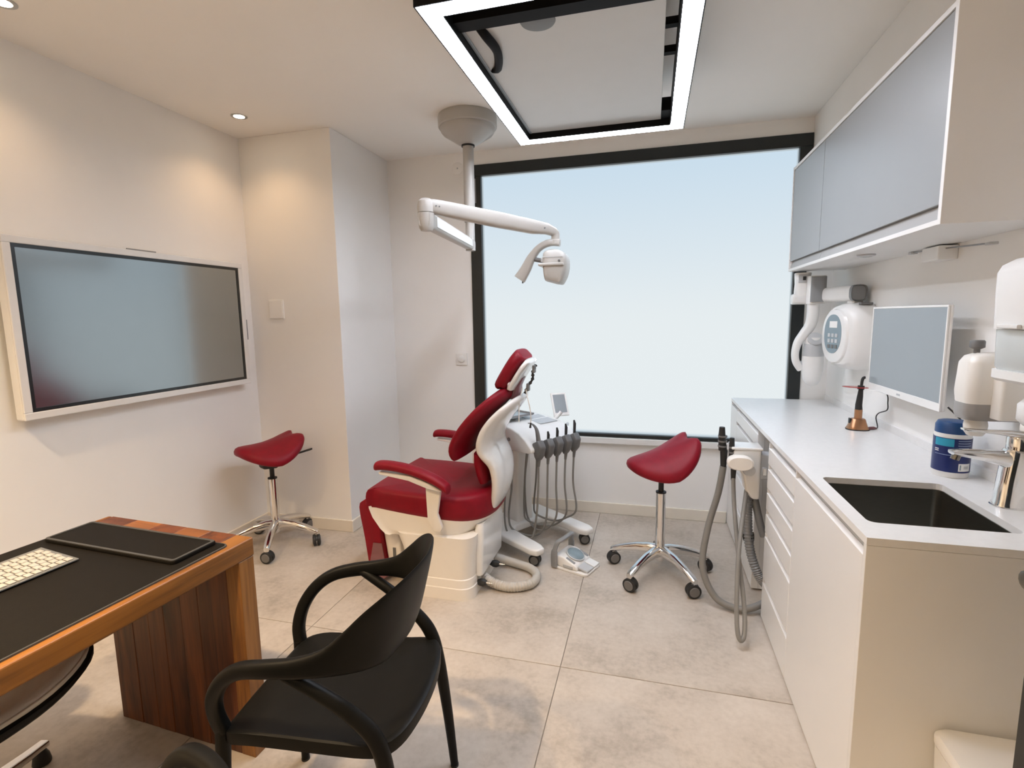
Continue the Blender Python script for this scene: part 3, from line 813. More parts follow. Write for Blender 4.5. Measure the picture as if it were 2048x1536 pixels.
# ------------------------------------------------------------------ dental chair
def dental_chair():
    CY = 2.66
    t = thing('dental_chair', 'burgundy and white dental treatment chair in the middle of the room', 'dental chair', (-1.06, CY, 0))
    def pr(n, mb, m, par=t, **k):
        return mb.build(n, M[m], par, world=True, **k)
    def rr(x0, x1, y0, y1, z, r):
        return [(x, y, z) for x, y in rrect(x0, x1, y0, y1, r, 6)]
    # pedestal: three stepped tiers
    X0, X1, Y0, Y1 = -1.245, -0.862, 2.325, 2.83
    pr('pedestal_foot', MB().rings([rr(X0, X1, Y0, Y1, 0.0, 0.07), rr(X0, X1, Y0, Y1, 0.062, 0.07), rr(X0 + .004, X1 - .004, Y0 + .004, Y1 - .004, 0.066, 0.07)]), 'cream', smooth=35)
    pr('pedestal_ring', MB().rings([rr(X0 + .003, X1 - .003, Y0 + .003, Y1 - .003, 0.067, 0.07), rr(X0 + .005, X1 - .005, Y0 + .005, Y1 - .005, 0.108, 0.07), rr(X0 + .009, X1 - .009, Y0 + .009, Y1 - .009, 0.112, 0.07)]), 'cream', smooth=35)
    pd = pr('pedestal', MB().rings([rr(X0 + .008, X1 - .008, Y0 + .008, Y1 - .008, 0.113, 0.07), rr(X0 - 0.02, X1 + 0.0, Y0 + .006, Y1, 0.25, 0.07), rr(X0 - 0.05, X1 + .01, Y0 + .003, Y1, 0.335, 0.07)]), 'cream', smooth=35)
    pr('rear_cover', MB().rings([rr(-0.875, -0.835, 2.42, 2.80, 0.10, 0.018), rr(-0.875, -0.824, 2.42, 2.80, 0.33, 0.02), rr(-0.875, -0.832, 2.44, 2.78, 0.375, 0.02)]), 'gloss', smooth=35)
    # seat carrier (skirt)
    # seat cushion: straight front, rounded rear
    plan = [(-1.445, 2.375), (-1.445, 2.945), (-1.40, 2.975), (-1.15, 2.985), (-0.95, 2.965), (-0.85, 2.90), (-0.80, 2.79), (-0.79, 2.66), (-0.80, 2.53), (-0.85, 2.42), (-0.95, 2.355), (-1.15, 2.335), (-1.40, 2.345)]
    plan = smooth_path(plan, 4, True)
    cx, cy = -1.10, CY
    def cring(k, z, dz=0.0):
        return [(cx + (x - cx) * k, cy + (y - cy) * k, z + dz * (x - cx)) for x, y in plan]
    pr('seat_cushion', MB().rings([cring(0.96, 0.424, -0.085), cring(0.985, 0.430, -0.085), cring(1.0, 0.45, -0.08), cring(1.003, 0.50, -0.05), cring(0.995, 0.525, -0.045), cring(0.975, 0.541, -0.04), cring(0.90, 0.550, -0.03), cring(0.5, 0.545, -0.03), cring(0.1, 0.540, -0.03)]), 'red', smooth=50)
    def kring(kx, ky, z, dz=0.0):
        return [(cx + (x - cx) * kx, cy + (y - cy) * ky, z + dz * (x - cx)) for x, y in plan]
    s = pr('seat_carrier', MB().rings([kring(0.66, 0.94, 0.312), kring(0.72, 0.955, 0.318), kring(0.80, 0.965, 0.345), kring(0.92, 0.975, 0.392, -0.04), kring(0.972, 0.982, 0.425, -0.085), kring(0.975, 0.98, 0.437, -0.085)]), 'cream', smooth=45)
    pr('slot', MB().box(-1.02, -0.93, 2.344, 2.352, 0.322, 0.328), 'darkgrey', s)
    # leg rest hanging at the front
    pr('leg_rest', MB().prism(smooth_path([(-1.535, 0.425), (-1.505, 0.465), (-1.455, 0.485), (-1.428, 0.45), (-1.418, 0.33), (-1.385, 0.06), (-1.40, 0.035), (-1.47, 0.032), (-1.487, 0.06), (-1.51, 0.25)], 3, True), 2.405, 2.915, 'xz'), 'red', bevel=0.014, seg=3, smooth=45)
    pr('leg_rest_cover', MB().prism([(-1.455, 0.23), (-1.405, 0.23), (-1.378, 0.045), (-1.40, 0.028), (-1.48, 0.028), (-1.495, 0.05)], 2.398, 2.404, 'xz'), 'redlink')
    lf = pr('leg_rest_frame', MB().prism([(-1.425, 0.445), (-1.375, 0.44), (-1.315, 0.33), (-1.30, 0.06), (-1.375, 0.04), (-1.413, 0.33)], 2.43, 2.89, 'xz'), 'cream', bevel=0.012, seg=3, smooth=40)
    pr('slot', MB().box(-1.352, -1.335, 2.426, 2.431, 0.09, 0.20), 'darkgrey', lf)
    # backrest: cushion and shell lofted up a reclined spine
    spine = smooth_path([(-0.950, 0.712, 0.19), (-0.955, 0.745, 0.222), (-0.930, 0.80, 0.236), (-0.880, 0.87, 0.240), (-0.815, 0.945, 0.225), (-0.755, 1.005, 0.185), (-0.715, 1.040, 0.13), (-0.700, 1.050, 0.08)], 4)
    def loft(off, th, wk, e=2.8, n=36):
        rs = []
        for k, (x, z, w) in enumerate(spine):
            a = spine[min(k + 1, len(spine) - 1)]
            b = spine[max(k - 1, 0)]
            tg = Vector((a[0] - b[0], 0, a[1] - b[1])).normalized()
            nn = Vector((-tg.z, 0, tg.x))          # towards the patient side
            u = k / (len(spine) - 1)
            tt = th * (0.55 + 0.45 * min(1, 6 * u, 6 * (1 - u)))
            ww = w * wk
            ring = []
            for p, q in sellipse(ww, tt, e, n):
                wrap = 0.030 * (p / 0.24) ** 2      # wings come forward
                ring.append(Vector((x, CY + p, z)) + nn * (off + q + wrap))
            rs.append(ring)
        return MB().rings(rs)
    pr('back_cushion', loft(0.022, 0.034, 1.0), 'red', smooth=50)
    shell = smooth_path([(-0.822, 0.415, 0.12, 0.022), (-0.798, 0.47, 0.145, 0.028), (-0.782, 0.54, 0.160, 0.033), (-0.780, 0.61, 0.168, 0.036), (-0.792, 0.68, 0.180, 0.038), (-0.818, 0.745, 0.208, 0.037), (-0.820, 0.80, 0.226, 0.034), (-0.790, 0.87, 0.232, 0.031), (-0.742, 0.935, 0.218, 0.028), (-0.692, 0.990, 0.178, 0.025), (-0.660, 1.024, 0.125, 0.018), (-0.648, 1.036, 0.08, 0.010)], 4)
    rs = []
    for k, (x, z, w, th) in enumerate(shell):
        a = shell[min(k + 1, len(shell) - 1)]
        b = shell[max(k - 1, 0)]
        tg = Vector((a[0] - b[0], 0, a[1] - b[1])).normalized()
        nn = Vector((-tg.z, 0, tg.x))
        up = max(0.0, min(1.0, (z - 0.66) / 0.1))
        rs.append([Vector((x, CY + p, z)) + nn * (q + up * 0.030 * (p / 0.24) ** 2) for p, q in sellipse(w, th, 2.8, 36)])
    pr('back_shell', MB().rings(rs), 'gloss', smooth=60)
    pr('lower_pad', MB().rings([[(x + b, CY + a, z) for a, b in sellipse(w, th, 3.0, 28)] for x, z, w, th in ((-0.875, 0.735, 0.17, 0.03), (-0.872, 0.68, 0.17, 0.036), (-0.862, 0.62, 0.165, 0.034), (-0.855, 0.57, 0.15, 0.024))]), 'red', smooth=50)
    # head rest
    pr('neck_link', MB().rings([[(x + b, CY + a, z) for a, b in sellipse(w, th, 3.0, 24)] for x, z, w, th in ((-0.715, 1.015, 0.045, 0.03), (-0.700, 1.05, 0.06, 0.03), (-0.690, 1.085, 0.05, 0.022), (-0.665, 1.13, 0.04, 0.018))]), 'redlink', smooth=50)
    hs = smooth_path([(-0.762, 1.078, 0.10), (-0.770, 1.095, 0.122), (-0.735, 1.155, 0.138), (-0.690, 1.225, 0.135), (-0.660, 1.262, 0.115), (-0.652, 1.270, 0.09)], 4)
    def hloft(off, th, wk, e):
        rs = []
        for k, (x, z, w) in enumerate(hs):
            a = hs[min(k + 1, len(hs) - 1)]
            b = hs[max(k - 1, 0)]
            tg = Vector((a[0] - b[0], 0, a[1] - b[1])).normalized()
            nn = Vector((-tg.z, 0, tg.x))
            u = k / (len(hs) - 1)
            tt = th * (0.5 + 0.5 * min(1, 5 * u, 5 * (1 - u)))
            rs.append([Vector((x, CY + p, z)) + nn * (off + q) for p, q in sellipse(w * wk, tt, e, 30)])
        return MB().rings(rs)
    pr('head_cushion', hloft(-0.012, 0.040, 1.0, 3.0), 'red', smooth=50)
    pr('head_shell', hloft(-0.064, 0.018, 0.97, 3.0), 'gloss', smooth=50)
    # arm rests
    for sg in (-1, 1):
        Y = CY + sg * 0.372
        prof = smooth_path([(-1.355, 0.708), (-1.33, 0.722), (-1.25, 0.722), (-1.14, 0.705), (-1.03, 0.668), (-0.965, 0.630), (-0.952, 0.612)], 4)
        rs = []
        for k, (x, z) in enumerate(prof):
            u = k / (len(prof) - 1)
            kk = min(1.0, 0.35 + 5 * u, 0.35 + 7 * (1 - u))
            rs.append([(x, Y + a, z + b - 0.012) for a, b in sellipse(0.036 * kk, 0.023 * kk, 2.6, 22)])
        pr('armrest_pad', MB().rings(rs), 'red', smooth=50)
        pr('armrest_base', MB().prism([(-1.325, 0.680), (-1.15, 0.668), (-1.05, 0.636), (-0.985, 0.600), (-1.06, 0.612), (-1.16, 0.645), (-1.32, 0.668)], Y - 0.024, Y + 0.024, 'xz'), 'plast', bevel=0.004, smooth=40)
        pr('armrest_post', MB().prism([(-1.083, 0.625), (-1.000, 0.600), (-1.022, 0.47), (-0.998, 0.40), (-1.01, 0.375), (-1.045, 0.378), (-1.078, 0.44)], Y - 0.012 + (0.02 if sg < 0 else -0.02), Y + 0.012 + (0.02 if sg < 0 else -0.02), 'xz'), 'cream', bevel=0.006, smooth=40)
    # service couplings at the rear of the pedestal
    for (x, y, z) in ((-0.862, 2.435, 0.058), (-0.838, 2.60, 0.085)):
        c = pr('coupling', MB().tube([(x - 0.01, y, z), (x + 0.012, y, z), (x + 0.03, y, z), (x + 0.045, y, z)], [0.010, 0.020, 0.021, 0.013], 8), 'rubber', smooth=30)
        pr('nipple', MB().tube([(x + 0.045, y, z), (x + 0.06, y, z), (x + 0.078, y, z)], [0.006, 0.005, 0.003], 10), 'chrome', c, smooth=50)
    # corrugated floor hose
    path = smooth_path([(-0.875, 2.52, 0.062), (-0.80, 2.485, 0.036), (-0.70, 2.475, 0.028), (-0.605, 2.53, 0.027), (-0.585, 2.62, 0.027), (-0.64, 2.70, 0.028), (-0.75, 2.735, 0.034), (-0.87, 2.74, 0.055)], 30)
    pr('floor_hose', MB().tube(path, [0.0235 + (0.0022 if (i // 2) % 2 else 0.0) * (1 if i < 95 else 0) for i in range(len(path))], 16), 'paleHose', smooth=25)
dental_chair()

t = thing('bib_chain', 'black and silver bib clip on a cord hanging behind the headrest', 'bib chain', (-0.60, 2.60, 1.15))
MB().tube(smooth_path([(-0.575, 2.60, 1.20), (-0.585, 2.575, 1.17), (-0.590, 2.59, 1.13), (-0.615, 2.585, 1.09), (-0.632, 2.60, 1.055)], 6), [0.006 + 0.004 * (i % 3 == 0) for i in range(25)], 8).build('chain', M['rubber'], t, smooth=50, world=True)
for z, x in ((1.185, -0.580), (1.09, -0.612)):
    MB().box(x - 0.007, x + 0.007, 2.565, 2.60, z - 0.022, z + 0.018).build('clip', M['darkgrey'], t, bevel=0.003, world=True)
MB().tube(smooth_path([(-0.625, 2.585, 1.075), (-0.612, 2.57, 1.03), (-0.598, 2.57, 0.96), (-0.600, 2.58, 0.90)], 6), 0.003, 8).build('cord', M['plast'], t, smooth=50, world=True)
MB().tube(smooth_path([(-0.645, 2.59, 1.08), (-0.660, 2.58, 1.0), (-0.665, 2.585, 0.90)], 6), 0.003, 8).build('cord', M['plast'], t, smooth=50, world=True)
MB().tube([(-0.600, 2.58, 0.90), (-0.603, 2.58, 0.872)], [0.004, 0.006], 8).build('clip_end', M['rubber'], t, smooth=50, world=True)

# ------------------------------------------------------------------ instrument cart
def caster(par, x, y, z, r, rz, m_w='greyrub', hood=True):
    R = Matrix.Translation((x, y, z)) @ Matrix.Rotation(rz, 4, 'Z')
    w = None
    for sg in (-1, 1):
        q = MB().lathe([(0.0, -0.009), (r * 0.86, -0.009), (r, -0.006), (r, 0.006), (r * 0.86, 0.009), (0.0, 0.009)], n=22, mtx=(Matrix.Rotation(PI / 2, 3, 'X')))
        q.v = [tuple(R @ (Vector(p) + Vector((0, sg * 0.013, 0)))) for p in q.v]
        w = q.build('caster_wheel', M['rubber'], par, smooth=35)
        q = MB().lathe([(0.0, 0.0), (r * 0.72, 0.0), (r * 0.66, 0.003), (0.0, 0.003)], n=20, mtx=(Matrix.Rotation(-sg * PI / 2, 3, 'X')))
        q.v = [tuple(R @ (Vector(p) + Vector((0, sg * 0.022, 0)))) for p in q.v]
        q.build('wheel_cap', M['greyrub'], w, smooth=35)
    if hood:
        q = MB().prism([(r * 0.98 * math.cos(a), r * 0.98 * math.sin(a)) for a in [PI * 0.05 + i * PI * 0.9 / 8 for i in range(9)]] + [(0, 0.004)], -0.005, 0.005, 'xz')
        q.v = [tuple(R @ Vector(p)) for p in q.v]
        q.build('caster_hood', M['rubber'], w)

def cart():
    ang = math.atan2(-0.57, 0.82)
    t = thing('instrument_cart', 'white wheeled instrument cart with five hanging handpieces behind the dental chair', 'dental cart', (-0.835, 3.20, 0), ang)
    def pr(n, mb, m, par=t, **k):
        return mb.build(n, M[m], par, **k)
    # U shaped base, local +x = forwards
    outl = [(-0.09, -0.265), (0.40, -0.265), (0.445, -0.245), (0.445, -0.185), (0.40, -0.165), (0.14, -0.155), (0.10, -0.11), (0.10, 0.11), (0.14, 0.155), (0.40, 0.165), (0.445, 0.185), (0.445, 0.245), (0.40, 0.265), (-0.09, 0.265), (-0.13, 0.20), (-0.13, -0.20)]
    pr('base', MB().rings([[(x, y, 0.075) for x, y in outl], [(x, y, 0.125 if x < 0.2 else 0.115) for x, y in outl]]), 'plast', bevel=0.012, seg=3, smooth=40)
    for x, y, rz in ((0.395, -0.215, 0.5), (0.395, 0.215, 0.9), (-0.08, -0.215, 0.2), (-0.08, 0.215, 1.2)):
        pr('caster_stem', MB().tube([(x, y, 0.03), (x, y, 0.08)], 0.010, 10), 'rubber', smooth=40)
        caster(t, x, y, 0.036, 0.034, rz)
    def rr(x0, x1, y0, y1, z, r=0.02):
        return [(x, y, z) for x, y in rrect(x0, x1, y0, y1, r, 4)]
    pr('column', MB().rings([rr(-0.075, 0.075, -0.07, 0.07, 0.12), rr(-0.06, 0.06, -0.06, 0.06, 0.66)]), 'plast', smooth=40)
    # head
    side = [(-0.14, 0.665), (-0.15, 0.70), (-0.15, 0.785), (-0.10, 0.80), (0.10, 0.795), (0.25, 0.765), (0.345, 0.70), (0.36, 0.675), (0.33, 0.655), (0.10, 0.65)]
    h = pr('head', MB().prism(smooth_path(side, 2, True), -0.205, 0.205, 'xz'), 'plast', bevel=0.014, seg=3, smooth=45)
    pr('control_panel', MB().prism([(0.02, 0.7995), (0.20, 0.782), (0.20, 0.785), (0.02, 0.8025)], 0.02, 0.17, 'xz'), 'palegrey', h)
    q = pr('side_button', MB().tube([(0.16, -0.2045, 0.715), (0.16, -0.2095, 0.715)], 0.012, 16), 'midgrey', h, smooth=40)
    pr('control_handle', MB().tube(smooth_path([(0.20, 0.205, 0.74), (0.22, 0.235, 0.745), (0.20, 0.265, 0.75)], 5), 0.009, 10), 'palegrey', h, smooth=50)
    # instrument rests and hoses
    ys = (-0.155, -0.080, -0.005, 0.070, 0.145)
    for i, y in enumerate(ys):
        ho = pr('instrument_holder', MB().prism([(0.335, 0.715), (0.385, 0.740), (0.412, 0.70), (0.398, 0.645), (0.372, 0.612), (0.352, 0.640)], y - 0.024, y + 0.024, 'xz'), 'darkgrey', bevel=0.009, seg=2, smooth=40)
        if i == 0:
            pr('air_syringe', MB().tube(smooth_path([(0.375, y, 0.66), (0.368, y, 0.74), (0.352, y, 0.80), (0.315, y, 0.825), (0.27, y + 0.01, 0.822)], 5), [0.016, 0.016, 0.016, 0.015, 0.015, 0.014, 0.013, 0.013, 0.012, 0.011, 0.01, 0.009, 0.008, 0.007, 0.006, 0.005, 0.004, 0.004, 0.003, 0.003, 0.003], 12), 'greyrub', ho, smooth=50)
        else:
            tp = 0.745 + 0.012 * i
            pr('handpiece', MB().tube([(0.368, y, 0.66), (0.372, y, 0.72), (0.375, y, tp), (0.370, y, tp + 0.022)], [0.010, 0.0085, 0.009, 0.005], 12), 'rubber', ho, smooth=50)
        pr('hose_sleeve', MB().tube([(0.372, y, 0.625), (0.368, y, 0.58)], [0.011, 0.008], 12), 'greyrub', ho, smooth=50)
        low = (0.075, 0.095, 0.11, 0.115, 0.13)[i]
        bx = (0.05, 0.08, 0.0, 0.03, 0.06)[i]
        by = y - (0.05, 0.09, 0.02, 0.11, 0.10)[i]
        path = smooth_path([(0.368, y, 0.585), (0.362, y, 0.42), (0.355 + 0.012 * (i - 2), y + 0.01, 0.24), (0.30, y, low + 0.035), (0.22, y - 0.03, low), (0.135, by, low + 0.035), (0.105, by, 0.22), (0.11 + bx * 0.5, by - 0.01, 0.42), (0.12, by + 0.02, 0.655)], 8)
        pr('hose', MB().tube(path, 0.0062, 10), 'hose', smooth=50)
    # tray on the back of the head
    tr = pr('tray', MB().box(-0.16, 0.10, -0.215, 0.05, 0.822, 0.828), 'alu', bevel=0.002)
    for (a, b, c, d) in ((-0.165, 0.105, -0.22, -0.212), (-0.165, 0.105, 0.047, 0.055), (-0.165, -0.157, -0.22, 0.055), (0.097, 0.105, -0.22, 0.055)):
        pr('tray_rim', MB().box(a, b, c, d, 0.826, 0.838), 'midgrey', tr, bevel=0.002)
    pr('tray_support', MB().box(-0.08, 0.02, -0.14, -0.03, 0.795, 0.822), 'darkgrey', bevel=0.004)
    # tablet control
    R = Matrix.Translation((0.13, 0.285, 0.79)) @ Matrix.Rotation(math.radians(-25), 4, 'Z') @ Matrix.Rotation(math.radians(-28), 4, 'Y')
    tb = pr('tablet', MB().box(-0.012, 0.0, -0.055, 0.055, 0.0, 0.165, R), 'plast', bevel=0.005, seg=3)
    pr('tablet_screen', MB().box(0.0, 0.0012, -0.042, 0.042, 0.022, 0.150, R), 'msign', tb)
    pr('tablet_arm', MB().tube([(0.09, 0.19, 0.755), (0.11, 0.255, 0.78), (0.122, 0.285, 0.815)], 0.012, 12), 'plast', smooth=40)
cart()

# ------------------------------------------------------------------ foot control
def pedal():
    t = thing('foot_control', 'white and grey foot control with carrying handle on the floor', 'foot pedal', (-0.405, 2.845, 0), math.radians(-22))
    def pr(n, mb, m, par=t, **k):
        return mb.build(n, M[m], par, **k)
    pr('base_plate', MB().rings([[(x, y, 0.0) for x, y in rrect(-0.115, 0.125, -0.092, 0.092, 0.03, 5)], [(x, y, 0.014) for x, y in rrect(-0.115, 0.125, -0.092, 0.092, 0.03, 5)]]), 'plast', bevel=0.003, smooth=40)
    bd = pr('body', MB().prism([(-0.112, 0.014), (-0.112, 0.055), (-0.085, 0.078), (-0.03, 0.076), (0.055, 0.042), (0.065, 0.014)], -0.085, 0.085, 'xz'), 'plast', bevel=0.010, seg=3, smooth=40)
    R = Matrix.Translation((0.0, 0.005, 0.066)) @ Matrix.Rotation(math.radians(21), 4, 'Y')
    q = MB().lathe([(0.0, 0.0), (0.050, 0.0), (0.050, 0.008), (0.043, 0.014), (0.0, 0.016)], n=32)
    q.v = [tuple(R @ Vector((p[0], p[1], p[2]))) for p in q.v]
    pr('disc', q, 'bluegrey', bd, smooth=40)
    q = MB().lathe([(0.050, 0.002), (0.057, 0.002), (0.057, 0.006), (0.050, 0.008)], n=32, cap=False)
    q.v = [tuple(R @ Vector(p)) for p in q.v]
    pr('disc_ring', q, 'palegrey', bd, smooth=40)
    R2 = Matrix.Translation((0.085, 0.0, 0.021)) @ Matrix.Rotation(math.radians(12), 4, 'Y')
    pr('pedal_plate', MB().box(-0.032, 0.036, -0.070, 0.005, 0.0, 0.012, R2), 'palegrey', bevel=0.004)
    pr('pedal_plate', MB().box(-0.032, 0.036, 0.012, 0.075, 0.0, 0.010, R2), 'gloss', bevel=0.004)
    pr('side_button', MB().box(-0.03, 0.03, -0.0, 0.016, -0.003, 0.004, Matrix.Translation((0.01, -0.075, 0.06)) @ Matrix.Rotation(math.radians(21), 4, 'Y')), 'midgrey', bd, bevel=0.003)
    pr('side_button', MB().box(-0.03, 0.03, -0.016, 0.0, -0.003, 0.004, Matrix.Translation((0.02, 0.078, 0.056)) @ Matrix.Rotation(math.radians(21), 4, 'Y')), 'midgrey', bd, bevel=0.003)
    pr('side_port', MB().box(-0.03, 0.035, -0.088, -0.084, 0.02, 0.036), 'palegrey', bd, bevel=0.002)
    ring = smooth_path([(-0.082, -0.098, 0.012), (-0.082, -0.097, 0.09), (-0.070, -0.083, 0.150), (-0.055, -0.055, 0.166), (-0.05, 0.0, 0.170), (-0.055, 0.055, 0.166), (-0.070, 0.083, 0.150), (-0.082, 0.097, 0.09), (-0.082, 0.098, 0.012)], 6)
    rs = []
    for k, p in enumerate(ring):
        a, b = Vector(ring[min(k + 1, len(ring) - 1)]), Vector(ring[max(k - 1, 0)])
        tg = (a - b).normalized()
        fx = Vector((1, 0, 0))
        fx = (fx - tg * fx.dot(tg)).normalized()
        bi = tg.cross(fx)
        w = 0.020 if min(k, len(ring) - 1 - k) < 8 else 0.014
        rs.append([Vector(p) + fx * x + bi * y for x, y in sellipse(w, 0.008, 3, 16)])
    pr('handle', MB().rings(rs), 'midgrey', smooth=50)
pedal()

# ------------------------------------------------------------------ saddle stools
def saddle_seat(par):
    """saddle: raised rear with a cleft, sides drooping; local +x = front"""
    L, Wd = 0.200, 0.205
    n = 56
    def outline(t):
        c, s = math.cos(t), math.sin(t)
        x = L * math.copysign(abs(c) ** 0.9, c)
        y = Wd * math.copysign(abs(s) ** 0.85, s)
        if c > 0:
            y *= 1 - 0.22 * c                     # narrower front
        cl = math.exp(-((t - PI) / 0.28) ** 2)
        x += cl * 0.045                            # cleft at the rear
        return x, y
    def zt(x, y):
        u, v = x / L, y / Wd
        z = 0.036 * (max(0, -u) ** 2) + 0.030 * (max(0, u) ** 2) - 0.075 * abs(v) ** 2.0 * (1 - 0.25 * max(0, -u)) - 0.05 * u
        z -= 0.016 * math.exp(-(v / 0.22) ** 2) * (max(0, -u) ** 2)
        return z
    rs = []
    for k, dz in ((0.02, 0), (0.25, 0), (0.5, 0), (0.72, 0), (0.88, -0.004), (0.965, -0.014), (1.0, -0.032), (0.985, -0.050), (0.93, -0.062), (0.80, -0.066), (0.5, -0.064), (0.2, -0.062), (0.02, -0.062)):
        ring = []
        for j in range(n):
            x, y = outline(2 * PI * j / n)
            ring.append((x * k, y * k, zt(x * k, y * k) + dz))
        rs.append(ring)
    q = MB().rings(rs)
    return q

def stool(loc, rz, seat_rz, seat_tilt, zs, label, lever):
    t = thing('saddle_stool', label, 'stool', loc, rz, 'burgundy saddle stools')
    def pr(n, mb, m, par=t, **k):
        return mb.build(n, M[m], par, **k)
    for i in range(5):
        a = 2 * PI * i / 5
        ca, sa = math.cos(a), math.sin(a)
        rs = []
        for r, z, w, h in ((0.02, 0.140, 0.026, 0.034), (0.06, 0.146, 0.025, 0.029), (0.13, 0.138, 0.023, 0.024), (0.20, 0.120, 0.021, 0.020), (0.262, 0.098, 0.020, 0.017), (0.284, 0.088, 0.016, 0.014)):
            rs.append([(r * ca - p * sa, r * sa + p * ca, z + q * 1.0) for p, q in sellipse(w, h, 2.6, 16)])
        pr('base_arm', MB().rings(rs), 'chrome', smooth=50)
        x, y = 0.268 * ca, 0.268 * sa
        pr('caster_stem', MB().tube([(x, y, 0.045), (x, y, 0.092)], 0.010, 10), 'chrome', smooth=50)
        caster(t, x, y, 0.0375, 0.037, a + 1.2 + i * 0.9)
    pr('hub', MB().lathe([(0.0, 0.085), (0.024, 0.085), (0.030, 0.10), (0.036, 0.13), (0.034, 0.165), (0.0, 0.165)], n=28), 'chrome', smooth=40)
    pr('outer_column', MB().lathe([(0.0, 0.16), (0.0265, 0.16), (0.0265, zs - 0.245), (0.0, zs - 0.245)], n=28), 'chrome', smooth=40)
    pr('collar', MB().lathe([(0.0, zs - 0.245), (0.028, zs - 0.245), (0.028, zs - 0.238), (0.0, zs - 0.238)], n=28), 'rubber', smooth=40)
    pr('gas_lift', MB().lathe([(0.0, zs - 0.24), (0.0145, zs - 0.24), (0.0145, zs - 0.15), (0.0, zs - 0.15)], n=24), 'rubber', smooth=40)
    R = Matrix.Translation((0, 0, zs)) @ Matrix.Rotation(seat_rz, 4, 'Z') @ Matrix.Rotation(seat_tilt, 4, 'Y')
    q = saddle_seat(t)
    q.v = [tuple(R @ Vector(p)) for p in q.v]
    pr('seat', q, 'red', smooth=60)
    q = MB().rings([[(x, y, z) for x, y in rrect(-a, a, -b, b, 0.01, 3)] for a, b, z in ((0.040, 0.034, -0.172), (0.046, 0.040, -0.165), (0.062, 0.050, -0.105), (0.064, 0.052, -0.070))])
    q.v = [tuple(R @ Vector(p)) for p in q.v]
    pr('tilt_mechanism', q, 'rubber', smooth=40)
    if lever is not None:
        lv = smooth_path([(0.04, 0, -0.115), (0.10, 0, -0.110), (0.17, 0, -0.092), (0.25, 0, -0.072)], 5)
        Rl = Matrix.Translation((0, 0, zs)) @ Matrix.Rotation(lever, 4, 'Z')
        n = len(lv)
        rs = []
        for k, p in enumerate(lv):
            w = 0.007 + 0.007 * k / n if k < n - 1 else 0.004
            rs.append([Rl @ (Vector(p) + Vector((0, a, b))) for a, b in sellipse(w, 0.006, 2.4, 12)])
        pr('lever', MB().rings(rs), 'rubber', smooth=50)
    return t
stool((0.070, 2.855, 0), math.radians(-52), math.radians(52 + 200), math.radians(9), 0.722, 'burgundy saddle stool in front of the frosted window', None)
stool((-2.335, 2.690, 0), math.radians(-62), math.radians(62 + 243), math.radians(-6), 0.690, 'burgundy saddle stool in the corner behind the wooden desk', math.radians(62 + 32))

# ------------------------------------------------------------------ desk (local: origin at the far right corner, +y along its length away from camera)
DESK_A = math.radians(-3.0)
DESK_C = Vector((-1.245, 1.328, 0))
def desk():
    t = thing('desk', 'reddish brown plank desk at the lower left', 'desk', DESK_C, DESK_A)
    W, L, Z, TH = 0.665, 1.62, 0.750, 0.062
    zt = Z
    # edge boards of the top
    MB().box(-0.070, 0.0, -L, 0.0, zt - TH, zt).build('edge_board', M['woodY'], t, bevel=0.006, seg=3)
    MB().box(-W, -W + 0.02, -L, -0.001, zt - TH, zt).build('edge_board', M['woodY'], t, bevel=0.006, seg=3)
    # cross planks at the far end, then the rest of the top
    n = 5
    xs = [-W + 0.0205, -0.52, -0.40, -0.285, -0.175, -0.0705]
    for i in range(5):
        MB().box(xs[i] + 0.0004, xs[i + 1] - 0.0004, -L, -0.0006, zt - TH, zt - 0.0006).build('top_plank', M['woodX'] if i % 2 else M['woodZ'], t, bevel=0.0012, seg=1)
    # slab legs of upright planks
    for y1 in (-0.004, -L + 0.068):
        y0 = y1 - 0.060
        xs = [-W + 0.045, -W + 0.150, -W + 0.230, -W + 0.305, -W + 0.39, -W + 0.470, -0.060, -0.0015]
        for i in range(7):
            MB().box(xs[i] + 0.0004, xs[i + 1] - 0.0004, y0 + 0.0008 * (i % 2), y1, 0.0, zt - TH - 0.0005).build('leg_plank', M['woodZ'] if i < 6 else M['woodL'], t, bevel=0.0015, seg=1)
desk()

def at_desk(x, y):
    """desk local -> world"""
    v = Matrix.Rotation(DESK_A, 3, 'Z') @ Vector((x, y, 0)) + DESK_C
    return v.x, v.y

